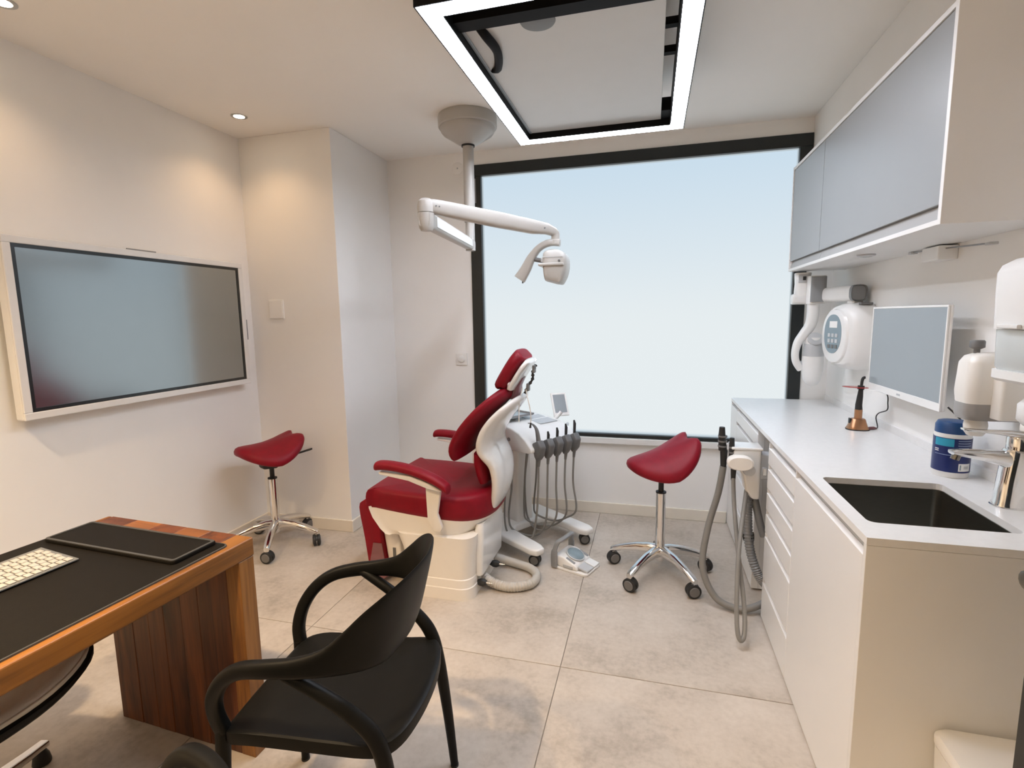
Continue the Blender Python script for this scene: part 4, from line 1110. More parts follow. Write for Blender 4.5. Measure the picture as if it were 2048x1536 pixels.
def desk_pad():
    t = thing('desk_mat', 'large black leather mat covering the wooden desk', 'desk mat', (DESK_C.x, DESK_C.y, 0.7502), DESK_A)
    pl = rrect(-0.645, -0.024, -1.55, -0.078, 0.018, 4)
    MB().rings([[(x, y, 0.0) for x, y in pl], [(x, y, 0.004) for x, y in pl]]).build('mat', M['leather'], t, bevel=0.001, seg=1)
    b = 0.0045
    po, pi = rrect(-0.646, -0.0205, -1.551, -0.0745, 0.020, 4), rrect(-0.643, -0.0245, -1.548, -0.0785, 0.017, 4)
    MB().rings([[(x, y, 0.0) for x, y in po], [(x, y, b) for x, y in po], [(x, y, b + 0.0004) for x, y in pi], [(x, y, 0.0042) for x, y in pi]], cap0=False, cap1=False).build('edge_binding', M['leatheredge'], t, smooth=40)
    t = thing('leather_folder', 'flat black leather folder lying across the far end of desk mat', 'folder', (DESK_C.x, DESK_C.y, 0.7552), DESK_A)
    pl = rrect(-0.622, -0.062, -0.232, -0.082, 0.012, 4)
    MB().rings([[(x, y, 0.0) for x, y in pl], [(x, y, 0.010) for x, y in pl]]).build('cover', M['leather'], t, bevel=0.002, seg=2)
    po, pi = rrect(-0.620, -0.064, -0.230, -0.084, 0.011, 4), rrect(-0.612, -0.072, -0.222, -0.092, 0.008, 4)
    MB().rings([[(x, y, 0.0096) for x, y in po], [(x, y, 0.0118) for x, y in po], [(x, y, 0.0118) for x, y in pi], [(x, y, 0.0096) for x, y in pi]], cap0=False, cap1=False).build('border', M['leatheredge'], t, smooth=30)
desk_pad()

def keyboard():
    x, y = -1.622, 1.058
    t = thing('keyboard', 'slim aluminium keyboard with white keys on the desk mat', 'keyboard', (x, y, 0.7545), DESK_A + math.radians(0.5))
    L, D = 0.42, 0.162
    z1 = 0.020
    q = MB().prism([(0.0, 0.0035), (0.0, 0.008), (-D, 0.022), (-D, 0.016), (-D * 0.9, 0.010), (-0.01, 0.001)], -L, 0.0, 'xz')
    q.build('case', M['kcase'], t, bevel=0.0015, seg=2)
    MB().box(-D + 0.004, -D + 0.02, -L + 0.01, -0.01, 0.0005, 0.0125).build('battery_tube', M['alu'], t, bevel=0.003)
    slope = (0.022 - 0.008) / D
    kw, kd = 0.0165, 0.0158
    me = None
    for r in range(6):
        for c in range(20):
            lx = -0.017 - r * 0.0232
            ly = -0.018 - c * 0.0197 - (r % 2) * 0.004
            if ly < -L + 0.014:
                continue
            if me is None:
                o = MB().box(-0.0098, 0.0098, -0.0081, 0.0081, 0.0, 0.0035).build('key', M['key'], t, bevel=0.0012, seg=1)
                me = o.data
            else:
                o = bpy.data.objects.new('key', me)
                COL.objects.link(o)
                o.parent = t
            o.location = (lx, ly, 0.008 - lx * slope)
            o.rotation_euler = (0, math.atan(slope), 0)
keyboard()

# ------------------------------------------------------------------ black stacking armchairs
def armchair(loc, rz, label):
    t = thing('armchair', label, 'chair', loc, rz, 'black plastic armchairs at the desk')
    def pr(n, mb, m='black', par=t, **k):
        return mb.build(n, M[m], par, **k)
    # continuous arm and back band: (x, y, z, half height, half thickness, angle of the outward normal)
    half = [(0.232, -0.178, 0.430, 0.019, 0.017, -90), (0.240, -0.188, 0.480, 0.019, 0.017, -90), (0.228, -0.203, 0.540, 0.019, 0.017, -90), (0.190, -0.216, 0.598, 0.019, 0.017, -90), (0.135, -0.228, 0.637, 0.019, 0.017, -90), (0.06, -0.238, 0.655, 0.021, 0.016, -92),
            (-0.02, -0.238, 0.665, 0.025, 0.014, -97), (-0.090, -0.228, 0.678, 0.036, 0.011, -108), (-0.145, -0.206, 0.696, 0.062, 0.0085, -122), (-0.187, -0.168, 0.714, 0.092, 0.0075, -142), (-0.213, -0.115, 0.725, 0.104, 0.007, -158), (-0.226, -0.055, 0.728, 0.108, 0.007, -170), (-0.230, 0.0, 0.728, 0.109, 0.007, -180)]
    full = half + [(x, -y, z, h, w, -360 - a) for x, y, z, h, w, a in reversed(half[:-1])]
    full = smooth_path(full, 5)
    rs = []
    for k, (x, y, z, h, w, a) in enumerate(full):
        pa, pb = full[min(k + 1, len(full) - 1)], full[max(k - 1, 0)]
        tg = Vector((pa[0] - pb[0], pa[1] - pb[1], pa[2] - pb[2])).normalized()
        nn = Vector((math.cos(math.radians(a)), math.sin(math.radians(a)), 0))
        nn = (nn - tg * nn.dot(tg)).normalized()
        bi = tg.cross(nn)
        ring = []
        for p, q in sellipse(h, w, 2.8, 22):
            lean = -0.25 * p * max(0, (h - 0.03) / 0.08)      # back leans outwards at its top
            ring.append(Vector((x, y, z)) + bi * p + nn * (q - lean))
        rs.append(ring)
    pr('back_and_arms', MB().rings(rs), smooth=60)
    for sg in (-1, 1):
        front = smooth_path([(0.252, sg * 0.190, 0.0, 0.0125), (0.246, sg * 0.184, 0.20, 0.0155), (0.238, sg * 0.180, 0.36, 0.018), (0.234, sg * 0.178, 0.44, 0.019)], 5)
        pr('front_leg', MB().tube([p[:3] for p in front], [p[3] for p in front], 14), smooth=60)
        rear = smooth_path([(-0.248, sg * 0.228, 0.0, 0.0125), (-0.232, sg * 0.222, 0.20, 0.016), (-0.212, sg * 0.214, 0.38, 0.019), (-0.188, sg * 0.212, 0.475, 0.020), (-0.140, sg * 0.216, 0.535, 0.0185), (-0.07, sg * 0.224, 0.590, 0.0165), (0.01, sg * 0.232, 0.638, 0.015), (0.04, sg * 0.236, 0.652, 0.013)], 6)
        pr('rear_leg', MB().tube([p[:3] for p in rear], [p[3] for p in rear], 14), smooth=60)
        for (x, y) in ((0.252, sg * 0.190), (-0.248, sg * 0.228)):
            pr('foot_cap', MB().tube([(x, y, 0.0), (x, y, 0.006)], 0.0135, 14), 'rubber', smooth=40)
    # seat shell: dished, front rolled, rear corners tied to the rear legs
    plan = [(0.235, 0.0), (0.232, 0.12), (0.222, 0.185), (0.17, 0.205), (0.05, 0.208), (-0.10, 0.210), (-0.190, 0.208), (-0.232, 0.170), (-0.252, 0.09), (-0.258, 0.0)]
    plan = plan + [(x, -y) for x, y in reversed(plan[1:-1])]
    plan = smooth_path(plan, 4, True)
    def zz(x, y):
        return 0.455 - 0.018 * max(0, 1 - (x / 0.22) ** 2) * max(0, 1 - (y / 0.2) ** 2) - 0.020 * max(0, (x - 0.12) / 0.11) ** 2 + 0.010 * max(0, (-x - 0.12) / 0.12)
    rs = []
    for k, dz in ((0.03, 0), (0.3, 0), (0.6, 0), (0.82, 0), (0.93, 0), (0.97, 0.001), (0.995, -0.002), (1.0, -0.008), (0.995, -0.034), (0.97, -0.036), (0.965, -0.012), (0.8, -0.010), (0.4, -0.010), (0.03, -0.010)):
        rs.append([(x * k, y * k, zz(x * k, y * k) + dz) for x, y in plan])
    pr('seat', MB().rings(rs), smooth=40)
    return t
A1 = armchair((-0.812, 1.145, 0), math.radians(187), 'black plastic armchair facing the desk with its seat and back in view')
dup(A1, (-0.81, 0.42, 0), math.radians(153), 'black plastic armchair of which only one arm shows at the bottom edge')

# ------------------------------------------------------------------ ivory swivel chair behind the desk
def office_chair():
    t = thing('swivel_chair', 'ivory leather swivel chair with black edging pushed under the desk', 'chair', (-1.86, 0.80, 0), 0.0)
    def pr(n, mb, m, par=t, **k):
        return mb.build(n, M[m], par, **k)
    plan = smooth_path([(0.325, 0.0), (0.315, 0.14), (0.26, 0.25), (0.14, 0.300), (-0.05, 0.305), (-0.22, 0.28), (-0.29, 0.18), (-0.30, 0.0), (-0.29, -0.18), (-0.22, -0.28), (-0.05, -0.305), (0.14, -0.300), (0.26, -0.25), (0.315, -0.14)], 4, True)
    def ring(k, z):
        return [(x * k, y * k, z + 0.05 * (abs(y) / 0.3) ** 2 * k) for x, y in plan]
    pr('seat_shell', MB().rings([ring(0.3, 0.385), ring(0.8, 0.395), ring(0.96, 0.415), ring(1.0, 0.432), ring(1.0, 0.444), ring(0.98, 0.448)]), 'black', smooth=40)
    pr('seat_cushion', MB().rings([ring(0.965, 0.440), ring(0.975, 0.455), ring(0.955, 0.472), ring(0.90, 0.480), ring(0.5, 0.478), ring(0.05, 0.474)], cap0=False), 'wleather', smooth=50)
    pr('piping', MB().tube([(x * 0.972, y * 0.972, 0.461 + 0.05 * (abs(y) / 0.3) ** 2) for x, y in plan + plan[:1]], 0.004, 8), 'wleather', smooth=50)
    # backrest
    bp = smooth_path([(0.0, 0.20), (0.22, 0.20), (0.325, 0.0), (0.335, -0.12), (0.30, -0.20), (0.0, -0.22), (-0.30, -0.20), (-0.335, -0.12), (-0.325, 0.0), (-0.22, 0.20)], 4, True)
    def bring(k, dx):
        return [(-0.30 + dx - 0.18 * (z * k) + 0.55 * (y * k) ** 2, y * k, 0.66 + z * k) for y, z in bp]
    pr('back_shell', MB().rings([bring(0.3, -0.05), bring(0.85, -0.045), bring(0.99, -0.03), bring(1.0, -0.015), bring(0.985, -0.008)]), 'black', smooth=40)
    pr('back_cushion', MB().rings([bring(0.975, -0.012), bring(0.975, 0.004), bring(0.94, 0.016), bring(0.85, 0.022), bring(0.3, 0.026)], cap0=False), 'wleather', smooth=50)
    pr('column', MB().lathe([(0.0, 0.08), (0.03, 0.08), (0.03, 0.30), (0.022, 0.30), (0.022, 0.39), (0.0, 0.39)], n=24), 'chrome', smooth=40)
    for i in range(5):
        a = math.radians(105 - 72 * i)
        ca, sa = math.cos(a), math.sin(a)
        rs = []
        for r, z, w, h in ((0.02, 0.095, 0.026, 0.022), (0.10, 0.088, 0.022, 0.018), (0.24, 0.066, 0.018, 0.012), (0.300, 0.058, 0.016, 0.011)):
            rs.append([(r * ca - p * sa, r * sa + p * ca, z + q) for p, q in sellipse(w, h, 5, 16)])
        pr('base_arm', MB().rings(rs), 'chrome', smooth=40)
        x, y = 0.282 * ca, 0.282 * sa
        pr('glide', MB().tube([(x, y, 0.0), (x, y, 0.006), (x, y, 0.03), (x, y, 0.052)], [0.024, 0.026, 0.022, 0.012], 16), 'rubber', smooth=40)
office_chair()

# ------------------------------------------------------------------ things on and above the worktop
def curing_light():
    t = thing('curing_light', 'copper coloured curing light with red shield standing in its charger', 'curing light', (0.968, 2.775, HZ))
    def pr(n, mb, m, par=t, **k):
        return mb.build(n, M[m], par, **k)
    b = pr('charger', MB().rings([[(x, y, z) for x, y in sellipse(a, a * 0.85, 2.4, 28)] for a, z in ((0.047, 0.0), (0.048, 0.006), (0.042, 0.016), (0.031, 0.050), (0.028, 0.054))]), 'copper', smooth=40)
    pr('base_ring', MB().rings([[(x, y, z) for x, y in sellipse(a, a * 0.85, 2.4, 28)] for a, z in ((0.049, 0.0), (0.0495, 0.003), (0.0485, 0.0055))]), 'rubber', b, smooth=40)
    pr('charger_slot', MB().box(-0.038, -0.030, -0.010, 0.010, 0.030, 0.055), 'rubber', b, bevel=0.002)
    pr('handle', MB().lathe([(0.0, 0.05), (0.0165, 0.05), (0.0165, 0.098), (0.0, 0.098)], n=20), 'copper', smooth=40)
    pr('grip', MB().tube([(0, 0, 0.098), (-0.001, 0, 0.12), (0.002, 0, 0.16), (0.004, 0, 0.20)], [0.0155, 0.0145, 0.0125, 0.0095], 16), 'rubber', smooth=50)
    pr('light_guide', MB().tube(smooth_path([(0.004, 0, 0.20), (0.006, 0, 0.235), (0.011, 0, 0.250), (0.018, 0, 0.252)], 4), 0.0065, 12), 'rubber', smooth=50)
    q = MB().lathe([(0.0, -0.0015), (0.042, -0.001), (0.044, 0.0005), (0.042, 0.002), (0.0, 0.0015)], n=28)
    q.v = [(p[0] * 1.35 - 0.018, p[1] * 0.7, p[2] + 0.205 - p[0] * 0.06) for p in q.v]
    pr('shield', q, 'orange', smooth=40)
    pr('shield_clip', MB().tube([(0.003, 0, 0.195), (0.004, 0, 0.213)], 0.014, 16), 'rubber', smooth=40)
curing_light()
t = thing('charger_cable', 'thin black cable with dark plug running from charger up to monitor', 'cable', (1.02, 2.80, HZ))
MB().tube(smooth_path([(1.055, 2.80, 1.10), (1.085, 2.785, 1.06), (1.085, 2.77, 1.02), (1.082, 2.765, 0.988), (1.075, 2.83, 0.962), (1.075, 2.86, 0.935), (1.072, 2.83, 0.90), (1.060, 2.80, 0.893), (1.04, 2.785, 0.893)], 6), 0.0026, 8).build('cord', M['rubber'], t, smooth=50, world=True)
MB().tube([(1.008, 2.775, 0.894), (1.02, 2.777, 0.895), (1.04, 2.785, 0.895), (1.055, 2.792, 0.893)], [0.006, 0.008, 0.008, 0.004], 10).build('plug', M['redlink'], t, smooth=50, world=True)
t = thing('monitor_cable', 'short black cable hanging from the monitor corner behind blue tub', 'cable', (1.07, 2.22, HZ))
MB().tube(smooth_path([(1.05, 2.195, 1.10), (1.08, 2.17, 1.06), (1.085, 2.155, 1.035), (1.085, 2.18, 0.985), (1.08, 2.19, 0.945), (1.08, 2.16, 0.925), (1.075, 2.11, 0.905)], 6), 0.003, 8).build('cord', M['rubber'], t, smooth=50, world=True)

def monitor():
    y0, y1, z0, z1 = 2.140, 2.775, 1.090, 1.470
    t = thing('monitor', 'flat monitor with thin white frame mounted on the right wall', 'monitor', (XR, (y0 + y1) / 2, z0))
    MB().box(1.004, 1.016, y0, y1, z0, z1).build('housing', M['plast'], t, bevel=0.004, world=True)
    b = 0.008
    for n, (a, c, d, e) in (('chin', (y0, y1, z0, z0 + 0.030)), ('frame', (y0, y1, z1 - b, z1)), ('frame', (y0, y0 + b, z0 + 0.03, z1 - b)), ('frame', (y1 - b, y1, z0 + 0.03, z1 - b))):
        MB().box(0.998, 1.0045, a, c, d, e).build(n, M['plast'], t, bevel=0.0015, world=True)
    MB().box(1.000, 1.0045, y0 + b, y1 - b, z0 + 0.030, z1 - b).build('screen', M['msign'], t, world=True)
    MB().box(1.015, XR, 2.36, 2.56, 1.20, 1.36).build('wall_mount', M['palegrey'], t, bevel=0.004, world=True)
    MB().box(0.9972, 0.9985, 2.445, 2.475, z0 + 0.011, z0 + 0.019).build('badge', M['palegrey'], t, world=True)
monitor()

def wipes_tub():
    t = thing('wipes_tub', 'dark blue wipes tub with blue lid beside the tap', 'wipes tub', (1.003, 2.050, HZ))
    def pr(n, mb, m, par=t, **k):
        return mb.build(n, M[m], par, **k)
    R = 0.052
    pr('body', MB().lathe([(0.0, 0.0), (R - 0.004, 0.0), (R - 0.001, 0.004), (R - 0.001, 0.150), (0.0, 0.150)], n=40), 'plast', smooth=40)
    lb = pr('label', MB().lathe([(R - 0.0005, 0.020), (R, 0.020), (R, 0.136), (R - 0.0005, 0.136)], n=40, cap=False), 'blue', smooth=40)
    pr('lid', MB().lathe([(0.0, 0.150), (R - 0.002, 0.150), (R - 0.002, 0.176), (R - 0.008, 0.188), (R - 0.014, 0.190), (0.0, 0.188)], n=40), 'bluelid', smooth=40)
    def patch(n, a0, a1, z0, z1, m):
        k = 10
        r = R + 0.0006
        q = MB()
        q.rings([[((r - d) * math.cos(a0 + (a1 - a0) * i / k), (r - d) * math.sin(a0 + (a1 - a0) * i / k), z) for z, d in ((z0, 0.0008), (z0, 0), (z1, 0), (z1, 0.0008))] for i in range(k + 1)])
        pr(n, q, m, lb, smooth=40)
    d = math.radians
    patch('colour_band', d(188), d(250), 0.108, 0.134, 'cyan')
    for i, (a0, a1, z) in enumerate(((262, 308, 0.128), (262, 306, 0.120), (262, 309, 0.112), (264, 300, 0.104), (262, 308, 0.096), (264, 304, 0.088), (262, 306, 0.080))):
        patch('print_line', d(a0), d(a1), z, z + 0.0022, 'print')
    patch('print_line', d(190), d(300), 0.078, 0.0795, 'print')
    for z in (0.094, 0.088):
        patch('print_line', d(188), d(204), z, z + 0.003, 'plast')
    patch('address_label', d(268), d(312), 0.026, 0.052, 'plast')
    patch('print_line', d(285), d(304), 0.034, 0.044, 'palegrey')
    patch('print_line', d(272), d(276), 0.030, 0.048, 'bluegrey')
wipes_tub()

def tap():
    t = thing('tap', 'chrome single lever tap behind the sink', 'tap', (1.003, 1.745, HZ))
    def pr(n, mb, m='chrome', par=t, **k):
        return mb.build(n, M[m], par, **k)
    pr('body', MB().rings([[(x + dx, y, z) for x, y in sellipse(a, b, 2.6, 28)] for a, b, z, dx in ((0.038, 0.033, 0.0, 0), (0.038, 0.033, 0.006, 0), (0.035, 0.030, 0.012, 0), (0.034, 0.029, 0.08, 0.004), (0.035, 0.029, 0.135, 0.010), (0.036, 0.030, 0.160, 0.012), (0.033, 0.027, 0.168, 0.012))]), smooth=45)
    sp = smooth_path([(0.010, 0.130, 0.034, 0.026), (-0.03, 0.140, 0.022, 0.024), (-0.08, 0.147, 0.015, 0.022), (-0.125, 0.151, 0.010, 0.018), (-0.150, 0.152, 0.006, 0.017)], 5)
    s = pr('spout', MB().rings([[(x + (0 if k < 20 else 0), a, z + b) for a, b in sellipse(w, h, 3.0, 22)] for k, (x, z, h, w) in enumerate(sp)]), smooth=45)
    pr('aerator', MB().tube([(-0.135, 0, 0.146), (-0.140, 0, 0.130)], 0.011, 16), 'steel', s, smooth=40)
    pr('mark', MB().box(-0.075, -0.045, -0.005, 0.005, 0.1585, 0.1605), 'darkgrey', s)
    pr('cartridge', MB().lathe([(0.0, 0.168), (0.029, 0.168), (0.030, 0.200), (0.027, 0.206), (0.0, 0.206)], (0.012, 0, 0), 26), smooth=40)
    lv = smooth_path([(0.030, 0.206, 0.010, 0.022), (-0.01, 0.212, 0.009, 0.021), (-0.06, 0.216, 0.005, 0.016), (-0.11, 0.219, 0.004, 0.013), (-0.128, 0.222, 0.003, 0.010)], 5)
    pr('lever', MB().rings([[(x, a, z + b) for a, b in sellipse(w, h, 2.6, 20)] for x, z, h, w in lv]), smooth=45)
    pr('plate', MB().rings([[(x, y, z) for x, y in sellipse(a, a * 0.9, 2.4, 28)] for a, z in ((0.041, 0.0), (0.041, 0.002), (0.038, 0.004))]), smooth=40)
tap()

def soap_dispenser():
    t = thing('soap_dispenser', 'cream wall soap dispenser with grey top knob above blue tub', 'dispenser', (XR, 1.895, 1.10))
    def rr(x0, y0, y1, z, r=0.03):
        return [(x, y, z) for x, y in rrect(x0, XR - 0.001, y0, y1, r, 6)]
    MB().rings([rr(0.936, 1.845, 1.945, 1.165, 0.03), rr(0.932, 1.842, 1.948, 1.20, 0.03), rr(0.936, 1.845, 1.945, 1.290, 0.03), rr(0.946, 1.852, 1.938, 1.310, 0.03), rr(0.968, 1.865, 1.925, 1.320, 0.028)]).build('cover', M['cream'], t, smooth=50, world=True)
    MB().rings([rr(0.940, 1.848, 1.942, 1.115, 0.03), rr(0.934, 1.844, 1.946, 1.130, 0.03), rr(0.934, 1.844, 1.946, 1.166, 0.03)]).build('sight_window', M['smoke'], t, smooth=50, world=True)
    MB().lathe([(0.0, 1.062), (0.020, 1.062), (0.028, 1.075), (0.030, 1.095), (0.026, 1.118), (0.0, 1.118)], (0.983, 1.895, 0), 28).build('nozzle', M['cream'], t, smooth=50, world=True)
    k = MB().lathe([(0.0, 1.318), (0.008, 1.318), (0.008, 1.330), (0.019, 1.336), (0.019, 1.354), (0.016, 1.358), (0.0, 1.358)], (0.970, 1.90, 0), 24).build('knob', M['greyrub'], t, smooth=40, world=True)
    MB().rings([[(x, y, z) for x, y in rrect(0.99, XR - 0.001, 1.80, 1.935, 0.01, 4)] for z in (1.125, 1.30)]).build('back_plate', M['cream'], t, bevel=0.004, smooth=40, world=True)
soap_dispenser()

def towel_dispenser():
    t = thing('towel_dispenser', 'tall white paper towel dispenser at the right edge above the tap', 'dispenser', (XR, 1.60, 1.27))
    y0, y1 = 1.44, 1.70
    def rr(x0, z, k=0.0, r=0.04):
        return [(x, y, z) for x, y in rrect(x0, XR - 0.001, y0 + k, y1 - k, r, 6)]
    MB().rings([rr(0.885, 1.400), rr(0.882, 1.46), rr(0.880, 1.545), rr(0.888, 1.565, 0.004), rr(0.912, 1.580, 0.012), rr(0.945, 1.588, 0.02)]).build('cover', M['plast'], t, smooth=40, world=True)
    MB().rings([rr(0.900, 1.290, 0.004), rr(0.893, 1.300, 0.003), rr(0.890, 1.398, 0.002)]).build('window', M['cleargrey'], t, smooth=40, world=True)
    MB().rings([rr(0.898, 1.262, 0.003), rr(0.890, 1.270, 0.0), rr(0.890, 1.292, 0.0)]).build('bottom_rim', M['plast'], t, smooth=40, world=True)
    MB().box(0.874, 0.884, 1.56, 1.64, 1.402, 1.412).build('latch', M['gloss'], t, bevel=0.002, world=True)
towel_dispenser()
t = thing('wall_dispenser', 'low white rounded dispenser partly cut off beside the tap lever', 'dispenser', (XR, 1.56, 1.10))
MB().rings([[(x, y, z) for x, y in rrect(x0, XR - 0.001, 1.47 + k, 1.64 - k, 0.03, 6)] for x0, z, k in ((0.98, 1.125, 0.01), (0.955, 1.135, 0.0), (0.925, 1.165, 0.0), (0.925, 1.205, 0.0), (0.945, 1.230, 0.006), (0.98, 1.245, 0.02))]).build('cover', M['plast'], t, smooth=50, world=True)
MB().rings([[(x, y, z) for x, y in rrect(0.975, XR - 0.001, 1.48, 1.70, 0.02, 6)] for z in (1.120, 1.15)]).build('drip_tray', M['cream'], t, bevel=0.004, smooth=50, world=True)

# ------------------------------------------------------------------ wall X-ray unit
def xray():
    t = thing('xray_unit', 'white wall mounted dental X-ray unit with folded arm by the window', 'X-ray unit', (XR, 3.20, 1.30))
    def pr(n, mb, m='plast', par=t, **k):
        return mb.build(n, M[m], par, world=True, **k)
    # generator housing with an oval control face towards the room
    cy, cz = 3.125, 1.322
    rs = []
    for x, a, b in ((XR - 0.001, 0.150, 0.175), (1.05, 0.155, 0.178), (1.00, 0.150, 0.172), (0.975, 0.138, 0.160), (0.960, 0.125, 0.147)):
        k = 0.20 * (XR - x) / (XR - 0.93)
        rs.append([(x - k * p, cy + p, cz + q) for p, q in sellipse(a, b, 3.0, 40)])
    pr('housing', MB().rings(rs), 'plast', smooth=45)
    def sl(mb):
        mb.v = [(p[0] - 0.20 * (p[1] - cy), p[1], p[2]) for p in mb.v]
        return mb
    fc = pr('control_face', sl(MB().rings([[(x, cy + p, cz + q) for p, q in sellipse(a, b, 2.2, 36)] for x, a, b in ((0.962, 0.122, 0.146), (0.948, 0.116, 0.140), (0.945, 0.108, 0.132))])), 'gloss', smooth=40)
    kp = pr('keypad', sl(MB().rings([[(x, cy + 0.005 + p, cz + 0.012 + q) for p, q in sellipse(0.080, 0.104, 2.2, 32)] for x in (0.9455, 0.9435)])), 'bluegrey', fc)
    pr('readout', sl(MB().box(0.9423, 0.9436, cy - 0.035, cy + 0.035, cz + 0.045, cz + 0.080)), 'plast', kp)
    for i in range(3):
        for j in range(3):
            pr('button', sl(MB().box(0.941, 0.9436, cy - 0.045 + j * 0.034, cy - 0.023 + j * 0.034, cz - 0.065 + i * 0.030, cz - 0.045 + i * 0.030)), 'palegrey' if i else 'darkgrey', kp, bevel=0.002)
    # top joint and horizontal arm
    pr('joint_base', MB().lathe([(0.0, 1.49), (0.038, 1.49), (0.036, 1.525), (0.0, 1.525)], (1.045, 3.15, 0), 28), 'plast', smooth=40)
    pr('card_slot', MB().box(1.03, 1.085, 3.02, 3.05, 1.486, 1.497), 'darkgrey', bevel=0.002)
    def bar(p, q, w, h, e=3.2, n=24):
        p, q = Vector(p), Vector(q)
        tg = (q - p).normalized()
        sd = Vector((0, 0, 1)).cross(tg).normalized()
        up = tg.cross(sd)
        L = (q - p).length
        rs = []
        for s, k in ((0, 0.86), (0.006, 0.97), (0.015, 1), (L - 0.015, 1), (L - 0.006, 0.97), (L, 0.86)):
            rs.append([p + tg * s + sd * a * k + up * b * k for a, b in sellipse(w, h, e, n)])
        return MB().rings(rs)
    a = pr('lower_arm', bar((1.040, 3.10, 1.548), (0.955, 3.46, 1.548), 0.040, 0.042), 'plast', smooth=45)
    pr('end_cap', bar((1.0415, 3.094, 1.548), (1.0405, 3.1005, 1.548), 0.041, 0.043), 'midgrey', a, smooth=45)
    v = pr('upright', MB().rings([[(0.925 + p, 3.40 + q, z) for p, q in sellipse(0.046, 0.046, 3.2, 26)] for z in (1.500, 1.508, 1.655, 1.66)]), 'plast', smooth=45)
    pr('upright_cover', MB().rings([[(0.925 + p * 1.01, 3.355 + q, z) for p, q in sellipse(0.040, 0.012, 3.2, 20)] for z in (1.510, 1.520, 1.648, 1.654)]), 'midgrey', v, smooth=45)
    pr('left_bar', bar((0.975, 3.475, 1.530), (0.815, 3.475, 1.530), 0.034, 0.032), 'gloss', smooth=45)
    fd = pr('folded_arm', MB().rings([[(0.870 + p, 3.475 + q, z) for p, q in sellipse(w, 0.034, 3.2, 24)] for z, w in ((1.545, 0.042), (1.58, 0.042), (1.62, 0.040), (1.68, 0.044), (1.685, 0.042))]), 'plast', smooth=45)
    pr('arm_window', MB().box(0.838, 0.902, 3.437, 3.4415, 1.625, 1.672), 'palegrey', fd, bevel=0.003)
    pr('arm_pin', MB().box(0.862, 0.878, 3.434, 3.438, 1.640, 1.662), 'rubber', fd)
    # curved yoke down to the tube head
    yk = smooth_path([(0.915, 3.40, 1.500, 0.030), (0.915, 3.40, 1.43, 0.030), (0.905, 3.40, 1.375, 0.029), (0.875, 3.40, 1.325, 0.026), (0.845, 3.40, 1.275, 0.022), (0.833, 3.40, 1.215, 0.019), (0.840, 3.40, 1.16, 0.019), (0.868, 3.40, 1.115, 0.020)], 5)
    rs = []
    for k, (x, y, z, w) in enumerate(yk):
        pa, pb = yk[min(k + 1, len(yk) - 1)], yk[max(k - 1, 0)]
        tg = Vector((pa[0] - pb[0], 0, pa[2] - pb[2])).normalized()
        nn = Vector((tg.z, 0, -tg.x))
        rs.append([Vector((x, y, z)) + nn * p + Vector((0, 1, 0)) * q for p, q in sellipse(w, 0.030, 3.0, 22)])
    pr('yoke', MB().rings(rs), 'plast', smooth=50)
    pr('yoke_joint', MB().tube([(0.855, 3.40, 1.14), (0.895, 3.40, 1.15)], 0.022, 20), 'palegrey', smooth=40)
    hd = [(1.020, 0.012), (1.028, 0.030), (1.055, 0.046), (1.11, 0.056), (1.175, 0.056), (1.215, 0.052), (1.262, 0.046), (1.290, 0.044), (1.305, 0.042)]
    h = pr('tube_head', MB().rings([[(0.925 + p, 3.385 + q, z) for p, q in sellipse(r, r, 2.2, 32)] for z, r in hd]), 'plast', smooth=50)
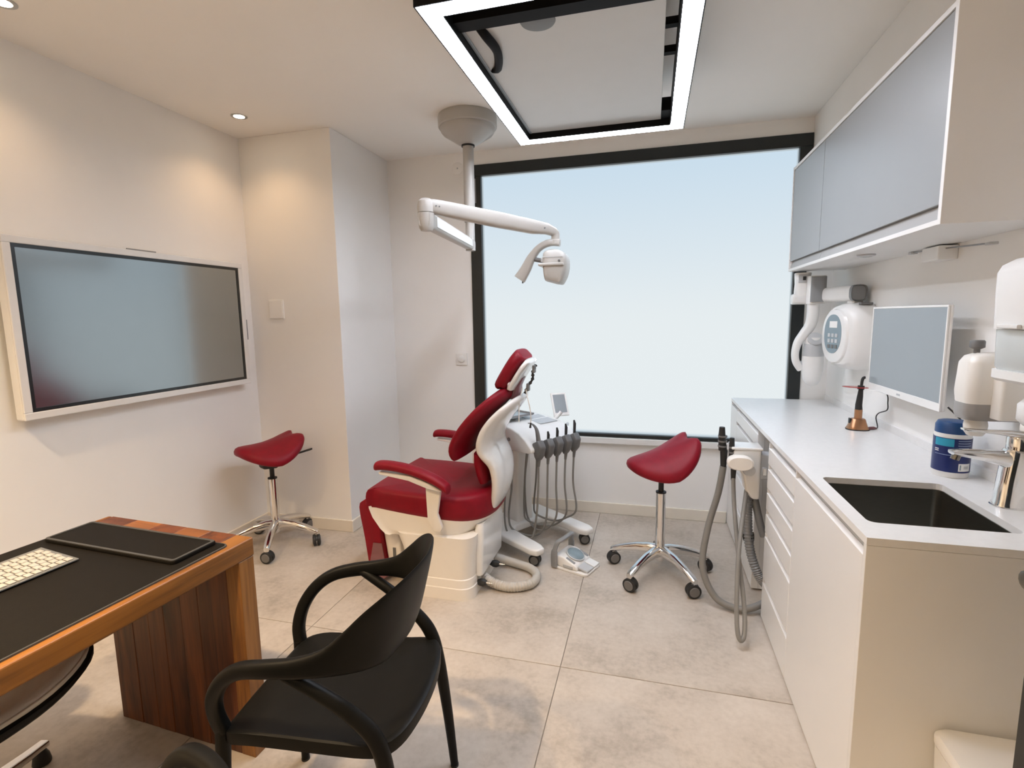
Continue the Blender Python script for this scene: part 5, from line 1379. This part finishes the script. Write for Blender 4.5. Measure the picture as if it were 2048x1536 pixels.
    pr('head_collar', MB().rings([[(0.925 + p, 3.385 + q, z) for p, q in sellipse(r, r, 2.2, 32)] for z, r in ((1.196, 0.0552), (1.198, 0.0560), (1.265, 0.0475), (1.268, 0.0465))]), 'palegrey', h, smooth=50)
    R = Matrix.Translation((0.925, 3.358, 1.295)) @ Matrix.Rotation(math.radians(62), 4, 'X')
    q = MB().lathe([(0.0, -0.01), (0.040, -0.01), (0.041, 0.008), (0.037, 0.012), (0.0, 0.012)], n=30)
    q.v = [tuple(R @ Vector(p)) for p in q.v]
    dl = pr('angle_dial', q, 'palegrey', h, smooth=40)
xray()

# ------------------------------------------------------------------ bin and door at the right edge
t = thing('pedal_bin', 'white rounded bin against the end panel of the sink cabinet', 'bin', (0.83, 1.24, 0))
def rb(k, z):
    return [(x, y, z) for x, y in rrect(0.70 + k, 1.01 - k, 1.06 + k, 1.408 - k, 0.035, 6)]
MB().rings([rb(0.012, 0.0), rb(0.010, 0.01), rb(0.0, 0.375), rb(0.0, 0.380)]).build('body', M['plast'], t, smooth=40, world=True)
MB().rings([rb(0.001, 0.383), rb(-0.002, 0.386), rb(-0.002, 0.402), rb(0.004, 0.410), rb(0.03, 0.415)]).build('lid', M['plast'], t, smooth=40, world=True)
MB().box(0.83, 0.88, 1.04, 1.07, 0.012, 0.022).build('foot_pedal', M['darkgrey'], t, bevel=0.003, world=True)
dr = struct(bpy.data.objects.new('door_1', None), 'dark open door leaf at the right edge of the picture')
COL.objects.link(dr)
dr.location = (1.0, 0.95, 0)
MB().box(0.618, 1.448, 0.952, 0.992, 0.006, 2.08).build('door_leaf', M['door'], dr, bevel=0.002, world=True)
for sg, y in ((-1, 0.952), (1, 0.992)):
    hb = MB().tube([(0.665, y, 0.984), (0.665, y + sg * 0.045, 0.984)], 0.010, 14).build('door_handle', M['steel'], dr, smooth=40, world=True)
    MB().tube(smooth_path([(0.632, y + sg * 0.044, 0.984), (0.665, y + sg * 0.048, 0.984), (0.78, y + sg * 0.048, 0.984)], 4), [0.010, 0.018, 0.018, 0.017, 0.016, 0.015, 0.014, 0.014, 0.010], 14).build('lever', M['steel'], hb, smooth=50, world=True)
